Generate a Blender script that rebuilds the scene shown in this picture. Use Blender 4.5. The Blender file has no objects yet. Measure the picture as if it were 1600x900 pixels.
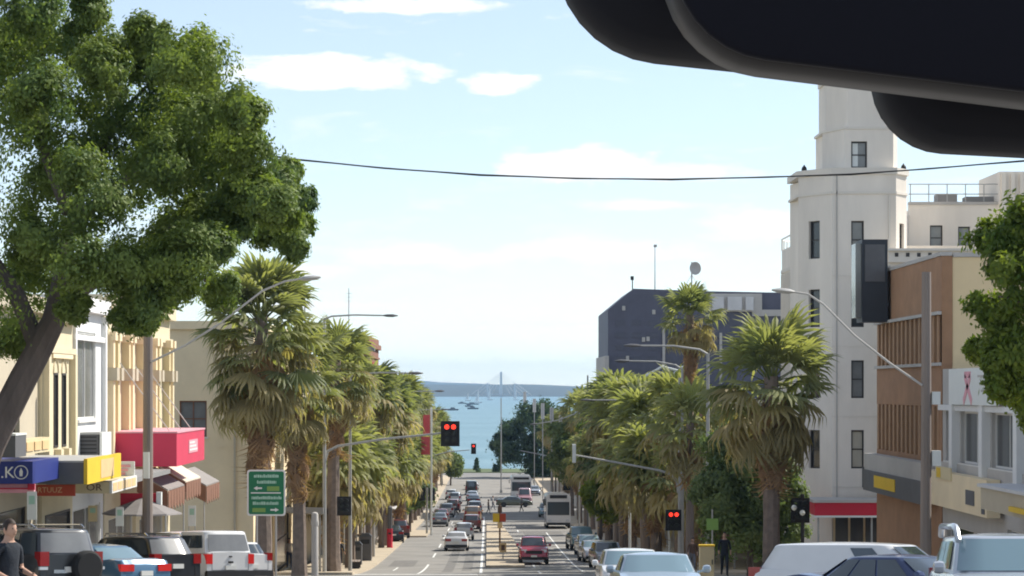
import bpy, bmesh, math, random
import numpy as np
from mathutils import Vector, Matrix, Euler

rnd = random.Random(7)
R = math.radians
scene = bpy.context.scene
COL = scene.collection

# ------------------------------------------------------------------ camera
# The street runs along +Y and falls away towards the bay; the eye is 20 m above the sea.
F, CX, CY, EYE = 4000.0, 761.0, 608.0, 20.0          # lens in photo pixels, vanishing point, eye height
cam_d = bpy.data.cameras.new('camera')
cam = bpy.data.objects.new('camera', cam_d)
COL.objects.link(cam)
cam.location = (0, 0, EYE)
cam.rotation_euler = (R(90), 0, 0)
cam_d.sensor_width = 36.0
cam_d.lens = 36.0 * F / 1600.0
cam_d.shift_x = (800 - CX) / 1600.0
cam_d.shift_y = (CY - 450) / 1600.0
cam_d.clip_start = 0.05
cam_d.clip_end = 40000
scene.camera = cam

# ------------------------------------------------------------------ light
SUN_AZ, SUN_EL = 58.0, 43.0        # degrees clockwise from +Y, and above the horizon
sdir = Vector((math.sin(R(SUN_AZ)) * math.cos(R(SUN_EL)), math.cos(R(SUN_AZ)) * math.cos(R(SUN_EL)), math.sin(R(SUN_EL))))
sun_d = bpy.data.lights.new('sun', 'SUN')
sun_d.energy = 3.4
sun_d.angle = R(0.55)
sun_d.color = (1.0, 0.94, 0.84)
sun = bpy.data.objects.new('sun', sun_d)
COL.objects.link(sun)
sun.rotation_euler = sdir.to_track_quat('Z', 'Y').to_euler()
sun.location = (60, 40, 90)

world = bpy.data.worlds.new('World')
scene.world = world
world.use_nodes = True


def build_world():
    nt = world.node_tree
    nt.nodes.clear()
    N = nt.nodes.new
    L = nt.links.new
    out = N('ShaderNodeOutputWorld')
    bg = N('ShaderNodeBackground')
    L(bg.outputs[0], out.inputs[0])
    sky = N('ShaderNodeTexSky')
    sky.sky_type = 'NISHITA'
    sky.sun_disc = False
    sky.sun_elevation = R(SUN_EL)
    sky.sun_rotation = R(SUN_AZ)
    sky.altitude = 20
    sky.air_density = 0.75
    sky.dust_density = 0.0
    sky.ozone_density = 0.7
    bg.inputs['Strength'].default_value = 0.085
    tc = N('ShaderNodeTexCoord')
    sp = N('ShaderNodeSeparateXYZ')
    L(tc.outputs['Generated'], sp.inputs[0])

    def m(op, a, b=None, c=None, clamp=False):
        n = N('ShaderNodeMath')
        n.operation = op
        n.use_clamp = clamp
        for i, v in enumerate((a, b, c)):
            if v is None:
                continue
            if isinstance(v, (int, float)):
                n.inputs[i].default_value = v
            else:
                L(v, n.inputs[i])
        return n.outputs[0]
    az = m('ARCTAN2', sp.outputs[0], sp.outputs[1])
    el = m('ARCSINE', sp.outputs[2])
    # streaky noise that stretches along the horizon
    cb = N('ShaderNodeCombineXYZ')
    L(m('MULTIPLY', az, 22.0), cb.inputs[0])
    L(m('MULTIPLY', el, 95.0), cb.inputs[1])
    nz = N('ShaderNodeTexNoise')
    nz.inputs['Scale'].default_value = 1.0
    nz.inputs['Detail'].default_value = 7
    nz.inputs['Roughness'].default_value = 0.62
    nz.inputs['Distortion'].default_value = 0.5
    L(cb.outputs[0], nz.inputs['Vector'])
    cb2 = N('ShaderNodeCombineXYZ')
    L(m('MULTIPLY', az, 60.0), cb2.inputs[0])
    L(m('MULTIPLY', el, 150.0), cb2.inputs[1])
    nz2 = N('ShaderNodeTexNoise')
    nz2.inputs['Scale'].default_value = 1.0
    nz2.inputs['Detail'].default_value = 6
    nz2.inputs['Roughness'].default_value = 0.6
    L(cb2.outputs[0], nz2.inputs['Vector'])
    n1 = m('SUBTRACT', nz.outputs[0], 0.5)
    n2 = m('SUBTRACT', nz2.outputs[0], 0.5)
    edge = m('ADD', m('MULTIPLY', n1, 1.2), m('MULTIPLY', n2, 1.5))
    total = None
    # the larger clouds over the bay: azimuth, elevation, half width, half height, softness
    clouds = [(640, 14, 150, 13, .5), (520, 118, 170, 26, .45), (780, 132, 70, 18, .5),
              (905, 258, 130, 30, .55), (1050, 272, 130, 20, .8), (1190, 352, 130, 34, .9),
              (650, 400, 170, 26, .9), (930, 392, 210, 24, .9), (520, 478, 170, 10, 1.0), (1000, 322, 130, 12, 1.1),
              (830, 505, 260, 8, 1.1), (480, 425, 110, 18, 1.0), (-250, 200, 260, 60, .8), (1900, 150, 300, 45, .8),
              (2300, 420, 320, 40, 1.0)]
    for (px, py, hw, hh, soft) in clouds:
        da = m('MULTIPLY', m('SUBTRACT', az, (px - CX) / F), F / hw)
        de = m('MULTIPLY', m('SUBTRACT', el, (CY - py) / F), F / hh)
        d = m('SQRT', m('ADD', m('MULTIPLY', da, da), m('MULTIPLY', de, de)))
        v = m('SUBTRACT', m('ADD', 1.2, edge), d)
        v = m('MULTIPLY', v, 1.0 / soft, clamp=True)
        total = v if total is None else m('MAXIMUM', total, v)
    # the rest of the sky: fair-weather streaks everywhere else
    gen = m('MULTIPLY', m('SUBTRACT', m('ADD', nz.outputs[0], m('MULTIPLY', n2, 0.35)), 0.545), 4.0, clamp=True)
    total = m('MAXIMUM', total, m('MULTIPLY', gen, 0.75))
    # thin pale veil low over the bay
    veil = m('MULTIPLY', m('SUBTRACT', 1.0, m('MULTIPLY', m('ABSOLUTE', el), 6.6), clamp=True), 0.34)
    total = m('MAXIMUM', total, m('ADD', veil, m('MULTIPLY', n1, 1.9), clamp=True))
    total = m('MAXIMUM', total, 0.24)                # thin high cirrus over the whole sky
    mix = N('ShaderNodeMix')
    mix.data_type = 'RGBA'
    L(total, mix.inputs['Factor'])
    L(sky.outputs[0], mix.inputs['A'])
    mix.inputs['B'].default_value = CLOUD
    L(mix.outputs['Result'], bg.inputs['Color'])


CLOUD = (7.2, 7.2, 7.1, 1)
build_world()

scene.view_settings.view_transform = 'Standard'
scene.view_settings.look = 'None'
scene.view_settings.gamma = 1.0
scene.view_settings.use_curve_mapping = False
scene.view_settings.exposure = 0.96
try:
    scene.cycles.use_denoising = True
    scene.cycles.max_bounces = 6
    scene.cycles.transparent_max_bounces = 6
    scene.cycles.volume_bounces = 0
    scene.cycles.filter_width = 1.9
except Exception:
    pass


# ------------------------------------------------------------------ helpers
def at(px, py, Y):
    """A point seen in that direction at the distance Y down the street."""
    return Vector(((px - CX) * Y / F, Y, EYE - (py - CY) * Y / F))


def xat(px, Y):
    return (px - CX) * Y / F


def zat(py, Y):
    return EYE - (py - CY) * Y / F


_GY = np.array([-200, -60, 0, 20, 40, 60, 78, 100, 120, 150, 165, 200, 240, 264, 300, 360, 420, 500, 545, 900.])
_GD = np.array([1.5, 1.42, 1.5, 2.55, 3.95, 5.1, 6.1, 7.45, 8.85, 10.7, 11.3, 12.4, 13.45, 14.1, 15.0, 15.9, 16.4, 16.9, 17.1, 17.1])


def gz(y):
    ys = np.linspace(y - 9, y + 9, 7)
    return EYE - float(np.mean(np.interp(ys, _GY, _GD)))


class MB:
    def __init__(self):
        self.v = []
        self.f = []

    def add(self, vs, fs):
        b = len(self.v)
        self.v.extend([tuple(p) for p in vs])
        self.f.extend([tuple(i + b for i in q) for q in fs])
        return self

    def box(self, x0, x1, y0, y1, z0, z1):
        vs = [(x0, y0, z0), (x1, y0, z0), (x1, y1, z0), (x0, y1, z0), (x0, y0, z1), (x1, y0, z1), (x1, y1, z1), (x0, y1, z1)]
        return self.add(vs, [(0, 3, 2, 1), (4, 5, 6, 7), (0, 1, 5, 4), (1, 2, 6, 5), (2, 3, 7, 6), (3, 0, 4, 7)])

    def hexa(self, b, t):
        return self.add(list(b) + list(t), [(0, 3, 2, 1), (4, 5, 6, 7), (0, 1, 5, 4), (1, 2, 6, 5), (2, 3, 7, 6), (3, 0, 4, 7)])

    def bar(self, p, q, w, h=None, up=(0, 0, 1)):
        h = h or w
        p, q = Vector(p), Vector(q)
        d = (q - p).normalized()
        s = d.cross(Vector(up))
        if s.length < 1e-4:
            s = d.cross(Vector((1, 0, 0)))
        s.normalize()
        u = s.cross(d).normalized()
        c = [s * -w / 2 + u * -h / 2, s * w / 2 + u * -h / 2, s * w / 2 + u * h / 2, s * -w / 2 + u * h / 2]
        return self.add([p + k for k in c] + [q + k for k in c], [(3, 2, 1, 0), (4, 5, 6, 7), (0, 1, 5, 4), (1, 2, 6, 5), (2, 3, 7, 6), (3, 0, 4, 7)])

    def tube(self, pts, r, n=8, caps=True):
        pts = [Vector(p) for p in pts]
        rs = r if isinstance(r, (list, tuple)) else [r] * len(pts)
        b = len(self.v)
        prev = None
        for i, p in enumerate(pts):
            d = (pts[min(i + 1, len(pts) - 1)] - pts[max(i - 1, 0)]).normalized()
            if prev is None:
                s = d.cross(Vector((0, 0, 1)))
                if s.length < 1e-3:
                    s = d.cross(Vector((0, 1, 0)))
            else:
                s = prev - d * prev.dot(d)
            s.normalize()
            prev = s
            u = d.cross(s)
            for k in range(n):
                a = 2 * math.pi * k / n
                self.v.append(tuple(p + (s * math.cos(a) + u * math.sin(a)) * rs[i]))
        for i in range(len(pts) - 1):
            for k in range(n):
                a, c = b + i * n + k, b + i * n + (k + 1) % n
                self.f.append((a, c, c + n, a + n))
        if caps:
            self.f.append(tuple(b + k for k in range(n))[::-1])
            self.f.append(tuple(b + (len(pts) - 1) * n + k for k in range(n)))
        return self

    def lathe(self, prof, c=(0, 0, 0), n=12, axis='z'):
        b = len(self.v)
        c = Vector(c)
        for r, h in prof:
            for k in range(n):
                a = 2 * math.pi * k / n
                x, y = r * math.cos(a), r * math.sin(a)
                q = {'z': (x, y, h), 'x': (h, x, y), 'y': (x, h, y)}[axis]
                self.v.append(tuple(c + Vector(q)))
        for i in range(len(prof) - 1):
            for k in range(n):
                a, d = b + i * n + k, b + i * n + (k + 1) % n
                self.f.append((a, d, d + n, a + n))
        self.f.append(tuple(b + k for k in range(n))[::-1])
        self.f.append(tuple(b + (len(prof) - 1) * n + k for k in range(n)))
        return self

    def prism(self, poly, a, b, axis='z'):
        """poly: 2D outline; extruded from a to b along axis."""
        def q(p, h):
            return {'z': (p[0], p[1], h), 'x': (h, p[0], p[1]), 'y': (p[0], h, p[1])}[axis]
        n = len(poly)
        vs = [q(p, a) for p in poly] + [q(p, b) for p in poly]
        fs = [tuple(range(n))[::-1], tuple(range(n, 2 * n))] + [(i, (i + 1) % n, (i + 1) % n + n, i + n) for i in range(n)]
        return self.add(vs, fs)

    def grid(self, P, nu, nv):
        b = len(self.v)
        for j in range(nv + 1):
            for i in range(nu + 1):
                self.v.append(tuple(P(i / nu, j / nv)))
        for j in range(nv):
            for i in range(nu):
                a = b + j * (nu + 1) + i
                self.f.append((a, a + 1, a + nu + 2, a + nu + 1))
        return self

    def xf(self, M):
        self.v = [tuple(M @ Vector(p)) for p in self.v]
        return self

    def mesh(self, name, recalc=True, smooth=False, angle=35):
        me = bpy.data.meshes.new(name)
        me.from_pydata(self.v, [], self.f)
        if recalc:
            bm = bmesh.new()
            bm.from_mesh(me)
            bmesh.ops.recalc_face_normals(bm, faces=bm.faces)
            bm.to_mesh(me)
            bm.free()
        if smooth:
            me.polygons.foreach_set('use_smooth', [True] * len(me.polygons))
            me.set_sharp_from_angle(angle=R(angle))
        me.update()
        return me

    def build(self, name, mat, parent=None, smooth=False, recalc=True, angle=35):
        return link(name, self.mesh(name, recalc, smooth, angle), mat, parent)


def link(name, me, mat=None, parent=None, override=False):
    o = bpy.data.objects.new(name, me)
    COL.objects.link(o)
    if mat is not None and me is not None:
        if override:
            if not me.materials:
                me.materials.append(mat)
            o.material_slots[0].link = 'OBJECT'
            o.material_slots[0].material = mat
        elif not me.materials:
            me.materials.append(mat)
    if parent is not None:
        o.parent = parent
    return o


def tag(o, label, cat, group=None):
    o['label'] = label
    o['category'] = cat
    if group:
        o['group'] = group
    return o


def thing(name, label, cat, loc=(0, 0, 0), rz=0, group=None):
    o = bpy.data.objects.new(name, None)
    COL.objects.link(o)
    o.location = loc
    o.rotation_euler = (0, 0, rz)
    return tag(o, label, cat, group)


def copy_tree(o, parent=None):
    c = o.copy()
    COL.objects.link(c)
    c.parent = parent
    for ch in list(o.children):
        copy_tree(ch, c)
    return c


def structure(o):
    o['kind'] = 'structure'
    return o


ORD = ['first', 'second', 'third', 'fourth', 'fifth', 'sixth', 'seventh', 'eighth', 'ninth', 'tenth', 'eleventh', 'twelfth',
       'thirteenth', 'fourteenth', 'fifteenth', 'sixteenth', 'seventeenth', 'eighteenth', 'nineteenth', 'twentieth']


# ------------------------------------------------------------------ materials
def mat(name, col, rough=0.75, var=0.12, scale=2.0, bump=0.0, bscale=40.0, metal=0.0, coat=0.0, spec=0.4,
        streak=0.0, emit=None, estr=1.0, trans=0.0, col2=None):
    m = bpy.data.materials.new(name)
    m.use_nodes = True
    nt = m.node_tree
    b = nt.nodes['Principled BSDF']
    b.inputs['Roughness'].default_value = rough
    b.inputs['Metallic'].default_value = metal
    b.inputs['Specular IOR Level'].default_value = spec
    b.inputs['Coat Weight'].default_value = coat
    b.inputs['Coat Roughness'].default_value = 0.06
    c = (*col, 1)
    tc = nt.nodes.new('ShaderNodeTexCoord')
    if var > 0:
        nz = nt.nodes.new('ShaderNodeTexNoise')
        nz.inputs['Scale'].default_value = scale
        nz.inputs['Detail'].default_value = 5
        nz.inputs['Roughness'].default_value = 0.65
        if streak:
            mp = nt.nodes.new('ShaderNodeMapping')
            mp.inputs['Scale'].default_value = (1, 1, streak)
            nt.links.new(tc.outputs['Object'], mp.inputs[0])
            nt.links.new(mp.outputs[0], nz.inputs['Vector'])
        else:
            nt.links.new(tc.outputs['Object'], nz.inputs['Vector'])
        rp = nt.nodes.new('ShaderNodeValToRGB')
        rp.color_ramp.elements[0].position = 0.3
        rp.color_ramp.elements[1].position = 0.72
        lo = tuple(x * (1 - var) for x in col)
        hi = col2 or tuple(min(1, x * (1 + var)) for x in col)
        rp.color_ramp.elements[0].color = (*lo, 1)
        rp.color_ramp.elements[1].color = (*hi, 1)
        nt.links.new(nz.outputs[0], rp.inputs[0])
        nt.links.new(rp.outputs[0], b.inputs['Base Color'])
    else:
        b.inputs['Base Color'].default_value = c
    if bump > 0:
        n2 = nt.nodes.new('ShaderNodeTexNoise')
        n2.inputs['Scale'].default_value = bscale
        n2.inputs['Detail'].default_value = 4
        nt.links.new(tc.outputs['Object'], n2.inputs['Vector'])
        bp = nt.nodes.new('ShaderNodeBump')
        bp.inputs['Strength'].default_value = bump
        bp.inputs['Distance'].default_value = 0.05
        nt.links.new(n2.outputs[0], bp.inputs['Height'])
        nt.links.new(bp.outputs[0], b.inputs['Normal'])
    if emit:
        b.inputs['Emission Color'].default_value = (*emit, 1)
        b.inputs['Emission Strength'].default_value = estr
    if trans > 0:                                  # thin leaves let light through
        tr = nt.nodes.new('ShaderNodeBsdfTranslucent')
        mx = nt.nodes.new('ShaderNodeMixShader')
        mx.inputs[0].default_value = trans
        src = b.inputs['Base Color'].links[0].from_socket if b.inputs['Base Color'].links else None
        if src:
            g = nt.nodes.new('ShaderNodeMix')
            g.data_type = 'RGBA'
            g.blend_type = 'MULTIPLY'
            g.inputs['Factor'].default_value = 1
            g.inputs['B'].default_value = (1.5, 1.35, 0.55, 1)
            nt.links.new(src, g.inputs['A'])
            nt.links.new(g.outputs['Result'], tr.inputs['Color'])
        nt.links.new(b.outputs[0], mx.inputs[1])
        nt.links.new(tr.outputs[0], mx.inputs[2])
        nt.links.new(mx.outputs[0], nt.nodes['Material Output'].inputs['Surface'])
    return m


def leafmat(name, dark, light, trans=0.35, rough=0.55):
    """Foliage: leaf tone varies between two greens, lit and shaded clumps mixed into the colour."""
    m = bpy.data.materials.new(name)
    m.use_nodes = True
    nt = m.node_tree
    b = nt.nodes['Principled BSDF']
    b.inputs['Roughness'].default_value = rough
    b.inputs['Specular IOR Level'].default_value = 0.15
    geo = nt.nodes.new('ShaderNodeNewGeometry')
    oi = nt.nodes.new('ShaderNodeObjectInfo')
    tc = nt.nodes.new('ShaderNodeTexCoord')
    nz = nt.nodes.new('ShaderNodeTexNoise')
    nz.inputs['Scale'].default_value = 0.55  # broad noise puts lit and shaded clump tones into the leaf colour
    nz.inputs['Detail'].default_value = 3
    nt.links.new(geo.outputs['Position'], nz.inputs['Vector'])
    a = nt.nodes.new('ShaderNodeMath')
    a.operation = 'MULTIPLY_ADD'
    nt.links.new(geo.outputs['Random Per Island'], a.inputs[0])
    a.inputs[1].default_value = 0.26
    nt.links.new(nz.outputs[0], a.inputs[2])
    a2 = nt.nodes.new('ShaderNodeMath')
    a2.operation = 'MULTIPLY_ADD'
    nt.links.new(oi.outputs['Random'], a2.inputs[0])
    a2.inputs[1].default_value = 0.3
    nt.links.new(a.outputs[0], a2.inputs[2])
    rp = nt.nodes.new('ShaderNodeValToRGB')
    rp.color_ramp.elements[0].position = 0.40
    rp.color_ramp.elements[1].position = 0.95
    rp.color_ramp.elements[0].color = (*dark, 1)
    rp.color_ramp.elements[1].color = (*light, 1)
    nt.links.new(a2.outputs[0], rp.inputs[0])
    nt.links.new(rp.outputs[0], b.inputs['Base Color'])
    tr = nt.nodes.new('ShaderNodeBsdfTranslucent')
    g = nt.nodes.new('ShaderNodeMix')
    g.data_type = 'RGBA'
    g.blend_type = 'MULTIPLY'
    g.inputs['Factor'].default_value = 1
    g.inputs['B'].default_value = (1.55, 1.6, 0.7, 1)
    nt.links.new(rp.outputs[0], g.inputs['A'])
    nt.links.new(g.outputs['Result'], tr.inputs['Color'])
    mx = nt.nodes.new('ShaderNodeMixShader')
    mx.inputs[0].default_value = trans
    nt.links.new(b.outputs[0], mx.inputs[1])
    nt.links.new(tr.outputs[0], mx.inputs[2])
    nt.links.new(mx.outputs[0], nt.nodes['Material Output'].inputs['Surface'])
    return m


def paint(name, col, metal=0.0, rough=0.32):
    return mat(name, col, rough=rough, var=0.05, scale=1.2, metal=metal, coat=0.8)


K = {}
K['asphalt'] = mat('asphalt', (0.25, 0.24, 0.222), 0.9, 0.2, 0.35, bump=0.25, bscale=30)
K['cross_asphalt'] = mat('cross_asphalt', (0.22, 0.212, 0.198), 0.9, 0.2, 0.4, bump=0.25, bscale=30)
K['paving'] = mat('paving', (0.48, 0.405, 0.30), 0.85, 0.16, 0.6, bump=0.15, bscale=12)
K['median'] = mat('median_paving', (0.46, 0.385, 0.28), 0.85, 0.14, 0.7, bump=0.15, bscale=12)
K['kerb'] = mat('kerb_concrete', (0.36, 0.35, 0.32), 0.85, 0.1, 2)
K['line'] = mat('road_paint', (0.72, 0.72, 0.69), 0.7, 0.12, 3)
K['ground'] = mat('town_ground', (0.17, 0.16, 0.13), 0.95, 0.25, 0.05)
K['cream'] = mat('cream_render', (0.66, 0.58, 0.40), 0.85, 0.07, 0.7, bump=0.05)
K['cream2'] = mat('pale_cream_render', (0.82, 0.68, 0.45), 0.85, 0.07, 0.6, bump=0.05)
K['yellow_render'] = mat('yellow_render', (0.66, 0.56, 0.33), 0.85, 0.07, 0.6)
K['buff'] = mat('buff_render', (0.50, 0.44, 0.33), 0.85, 0.08, 0.6)
K['white_render'] = mat('white_render', (0.74, 0.74, 0.72), 0.8, 0.05, 0.8)
K['tower'] = mat('tower_render', (0.80, 0.74, 0.655), 0.85, 0.12, 0.35, bump=0.04, streak=0.25)
K['tower_trim'] = mat('tower_trim', (0.75, 0.70, 0.62), 0.85, 0.05, 0.6)
K['brown_brick'] = mat('brown_brick', (0.36, 0.205, 0.115), 0.9, 0.14, 1.2, bump=0.1)
K['brown_fin'] = mat('brown_fin', (0.38, 0.225, 0.125), 0.8, 0.12, 1.2)
K['red_brick'] = mat('red_brick', (0.24, 0.115, 0.08), 0.9, 0.15, 1.2)
K['yellow_wall'] = mat('yellow_wall', (0.76, 0.60, 0.36), 0.85, 0.08, 0.5)
K['grey_wall'] = mat('grey_wall', (0.47, 0.45, 0.42), 0.85, 0.08, 0.8)
K['dark_build'] = mat('dark_cladding', (0.095, 0.097, 0.135), 0.6, 0.15, 0.5)
K['glass'] = mat('dark_glass', (0.035, 0.04, 0.045), 0.12, 0.0, spec=0.6)
K['dark_glass_far'] = mat('slate_glass', (0.075, 0.078, 0.11), 0.3, 0.1, 0.5)
K['glass_lit'] = mat('pale_glass', (0.20, 0.205, 0.20), 0.15, 0.25, 0.6, spec=0.6)  # paler grey imitates the reflection in the panes
K['blind'] = mat('window_blind', (0.45, 0.42, 0.34), 0.7, 0.05, 2)
K['frame_dark'] = mat('dark_frame', (0.045, 0.04, 0.038), 0.5, 0.05)
K['frame_white'] = mat('white_frame', (0.70, 0.69, 0.65), 0.6, 0.05)
K['roof'] = mat('roof_sheet', (0.24, 0.235, 0.23), 0.7, 0.12, 0.5)
K['roof_white'] = mat('roof_white', (0.6, 0.6, 0.6), 0.7, 0.1, 0.5)
K['galv'] = mat('galvanised_steel', (0.40, 0.40, 0.385), 0.6, 0.1, 3, metal=0.1)
K['black_metal'] = mat('black_metal', (0.02, 0.02, 0.022), 0.5, 0.05)
K['timber_pole'] = mat('timber_pole', (0.26, 0.215, 0.185), 0.9, 0.18, 2.5, streak=0.12)
K['bark'] = mat('bark', (0.125, 0.10, 0.088), 0.95, 0.3, 2.5, bump=0.6, bscale=9, streak=0.3)
K['palm_trunk'] = mat('palm_trunk', (0.21, 0.165, 0.135), 0.95, 0.25, 3, bump=0.5, bscale=8)
K['palm_leaf'] = leafmat('palm_leaf', (0.115, 0.148, 0.082), (0.30, 0.31, 0.15), 0.42)
K['palm_old'] = leafmat('palm_old', (0.19, 0.175, 0.095), (0.40, 0.34, 0.19), 0.40)
K['palm_dead'] = leafmat('palm_dead', (0.26, 0.16, 0.10), (0.48, 0.33, 0.21), 0.3, 0.8)
K['leaf_big'] = leafmat('leaf_broad', (0.040, 0.105, 0.062), (0.185, 0.24, 0.065), 0.36)
K['leaf_lime'] = leafmat('leaf_lime', (0.075, 0.13, 0.025), (0.22, 0.26, 0.045), 0.40)
K['leaf_dark'] = leafmat('leaf_dark', (0.032, 0.065, 0.045), (0.085, 0.13, 0.06), 0.25)
K['leaf_grey'] = leafmat('leaf_shade', (0.07, 0.12, 0.07), (0.18, 0.23, 0.09), 0.34)
K['tyre'] = mat('tyre_rubber', (0.018, 0.018, 0.019), 0.85, 0.1)
K['rim'] = mat('wheel_rim', (0.45, 0.45, 0.46), 0.35, 0.05, metal=0.7)
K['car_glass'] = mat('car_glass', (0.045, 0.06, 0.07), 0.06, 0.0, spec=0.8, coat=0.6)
K['car_glass_sky'] = mat('car_glass_sky_tone', (0.16, 0.25, 0.29), 0.08, 0.0, spec=0.8, coat=0.7)  # sky reflection put into the glass colour
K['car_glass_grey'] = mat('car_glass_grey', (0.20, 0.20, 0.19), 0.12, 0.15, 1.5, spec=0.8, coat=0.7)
K['trim'] = mat('black_trim', (0.025, 0.025, 0.027), 0.6, 0.05)
K['chrome'] = mat('chrome', (0.65, 0.66, 0.68), 0.18, 0.0, metal=0.9)
K['tail'] = mat('tail_lamp', (0.30, 0.012, 0.012), 0.2, 0.0, coat=0.5)
K['tail_lit'] = mat('tail_lamp_lit', (0.38, 0.012, 0.012), 0.2, 0.0, emit=(1.0, 0.05, 0.04), estr=0.12)
K['head'] = mat('head_lamp', (0.62, 0.64, 0.66), 0.12, 0.0, coat=0.6)
K['plate'] = mat('number_plate', (0.70, 0.70, 0.66), 0.6, 0.0)
K['skin'] = mat('skin', (0.50, 0.30, 0.21), 0.6, 0.08, 8)
K['hair'] = mat('hair', (0.035, 0.022, 0.015), 0.7, 0.2, 30)
K['shirt_dark'] = mat('dark_cotton', (0.022, 0.027, 0.036), 0.9, 0.2, 12, bump=0.2, bscale=25)
K['denim'] = mat('denim', (0.05, 0.065, 0.11), 0.9, 0.15, 15)
K['cloth_grey'] = mat('grey_cloth', (0.16, 0.16, 0.17), 0.9, 0.15, 15)
K['cloth_brown'] = mat('brown_cloth', (0.13, 0.075, 0.05), 0.9, 0.15, 15)
K['cloth_white'] = mat('pale_cloth', (0.5, 0.48, 0.46), 0.9, 0.1, 15)
K['sign_green'] = mat('sign_green', (0.012, 0.17, 0.075), 0.5, 0.06)
K['sign_white'] = mat('sign_white', (0.74, 0.76, 0.73), 0.5, 0.03)
K['sign_mint'] = mat('sign_mint', (0.38, 0.60, 0.48), 0.5, 0.05)
K['sign_olive'] = mat('sign_olive', (0.20, 0.36, 0.09), 0.5, 0.05)
K['sign_red'] = mat('sign_red', (0.55, 0.02, 0.045), 0.6, 0.06, 1.0)
K['sign_crimson'] = mat('awning_crimson', (0.58, 0.045, 0.095), 0.65, 0.06, 0.8)
K['sign_blue'] = mat('sign_blue', (0.02, 0.035, 0.20), 0.5, 0.06)
K['sign_yellow'] = mat('sign_yellow', (0.75, 0.50, 0.03), 0.6, 0.06)
K['sign_orange'] = mat('sign_orange', (0.45, 0.065, 0.025), 0.6, 0.08)
K['sign_peach'] = mat('sign_peach', (0.70, 0.50, 0.25), 0.6, 0.1, 4)
K['sign_cream'] = mat('sign_cream', (0.66, 0.56, 0.34), 0.6, 0.06)
K['sign_grey'] = mat('sign_grey', (0.12, 0.12, 0.125), 0.7, 0.1)
K['sign_dark'] = mat('sign_dark', (0.03, 0.035, 0.045), 0.5, 0.15, 1.0)
K['sign_pink'] = mat('sign_pink', (0.72, 0.35, 0.40), 0.6, 0.1, 3)
K['canvas'] = mat('canvas_pale', (0.62, 0.56, 0.46), 0.9, 0.08, 2)
K['canvas_grey'] = mat('canvas_grey', (0.26, 0.24, 0.23), 0.9, 0.12, 2)
K['canvas_brown'] = mat('canvas_brown', (0.22, 0.11, 0.07), 0.9, 0.18, 3)
K['red_lamp'] = mat('red_lamp', (0.7, 0.02, 0.01), 0.3, 0.0, emit=(1.0, 0.04, 0.02), estr=1.1)
K['lens_off'] = mat('lens_off', (0.03, 0.035, 0.03), 0.3, 0.0)
K['banner_red'] = mat('banner_red', (0.62, 0.10, 0.11), 0.8, 0.12, 2)
K['banner_white'] = mat('banner_white', (0.62, 0.60, 0.58), 0.8, 0.1, 2)
K['mirror_black'] = mat('mirror_dark_cabin', (0.006, 0.0065, 0.012), 0.55, 0.0, spec=0.12)  # near-black stands in for the dark cabin mirrored in the face
K['mirror_rim'] = mat('mirror_rim', (0.03, 0.029, 0.031), 0.45, 0.0, spec=0.25)  # slightly lighter black imitates the highlight along the edge
K['mirror_back'] = mat('mirror_back', (0.012, 0.013, 0.018), 0.6, 0.0, spec=0.12)  # darkened in place of the missing cabin's shade
K['hill'] = mat('hill_scrub', (0.05, 0.062, 0.055), 0.95, 0.3, 0.004)
K['boat'] = mat('boat_white', (0.7, 0.7, 0.7), 0.4, 0.05)
K['boat_dark'] = mat('boat_dark', (0.08, 0.08, 0.09), 0.5, 0.05)

# ------------------------------------------------------------------ the ground, road and bay
def sheet(name, m, xs, ys, dz=0.0, parent=None):
    """A sheet that follows the fall of the street; xs(y) gives its left and right edge."""
    mb = MB()
    n = len(ys)
    for y in ys:
        x0, x1 = xs(y) if callable(xs) else xs
        z = gz(y) + dz
        mb.v += [(x0, y, z), (x1, y, z)]
    for i in range(n - 1):
        mb.f.append((2 * i, 2 * i + 1, 2 * i + 3, 2 * i + 2))
    return mb.build(name, m, parent)


def slab(name, m, x0f, x1f, ys, h=0.13, depth=0.5):
    """A raised strip (footpath, island) with kerb faces, following the fall."""
    mb = MB()
    for y in ys:
        a = x0f(y) if callable(x0f) else x0f
        b = x1f(y) if callable(x1f) else x1f
        z = gz(y)
        mb.v += [(a, y, z - depth), (b, y, z - depth), (b, y, z + h), (a, y, z + h)]
    for i in range(len(ys) - 1):
        o, p = 4 * i, 4 * i + 4
        for k in range(4):
            mb.f.append((o + k, o + (k + 1) % 4, p + (k + 1) % 4, p + k))
    mb.f.append((0, 1, 2, 3))
    e = 4 * (len(ys) - 1)
    mb.f.append((e + 3, e + 2, e + 1, e))
    return mb.build(name, m)


def span(a, b, s=3.0):
    n = max(2, int(abs(b - a) / s) + 1)
    return [a + (b - a) * i / (n - 1) for i in range(n)]


gnd = MB()
ys = span(-120, 548, 6)
for y in ys:
    gnd.v += [(-900, y, gz(y) - 0.06), (900, y, gz(y) - 0.06)]
for i in range(len(ys) - 1):
    gnd.f.append((2 * i, 2 * i + 1, 2 * i + 3, 2 * i + 2))
b = len(gnd.v)
zq = gz(548) - 0.06
gnd.v += [(-900, 548, zq), (900, 548, zq), (900, 551, -6), (-900, 551, -6)]
gnd.f.append((b, b + 1, b + 2, b + 3))
structure(gnd.build('ground', K['ground'], recalc=False))

structure(sheet('road', K['asphalt'], lambda y: (-13.0, 14.0) if y < 131 else (-7.6, 10.4), span(-60, 520, 3), 0.0))
structure(sheet('cross_road', K['cross_asphalt'], (-140, 140), span(113, 130.5, 3), 0.004))
structure(sheet('foreshore_road', K['cross_asphalt'], (-160, 160), span(500, 518, 6), 0.004))
structure(sheet('cross_road', K['cross_asphalt'], (-140, 140), span(322, 334, 6), 0.004))


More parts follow.
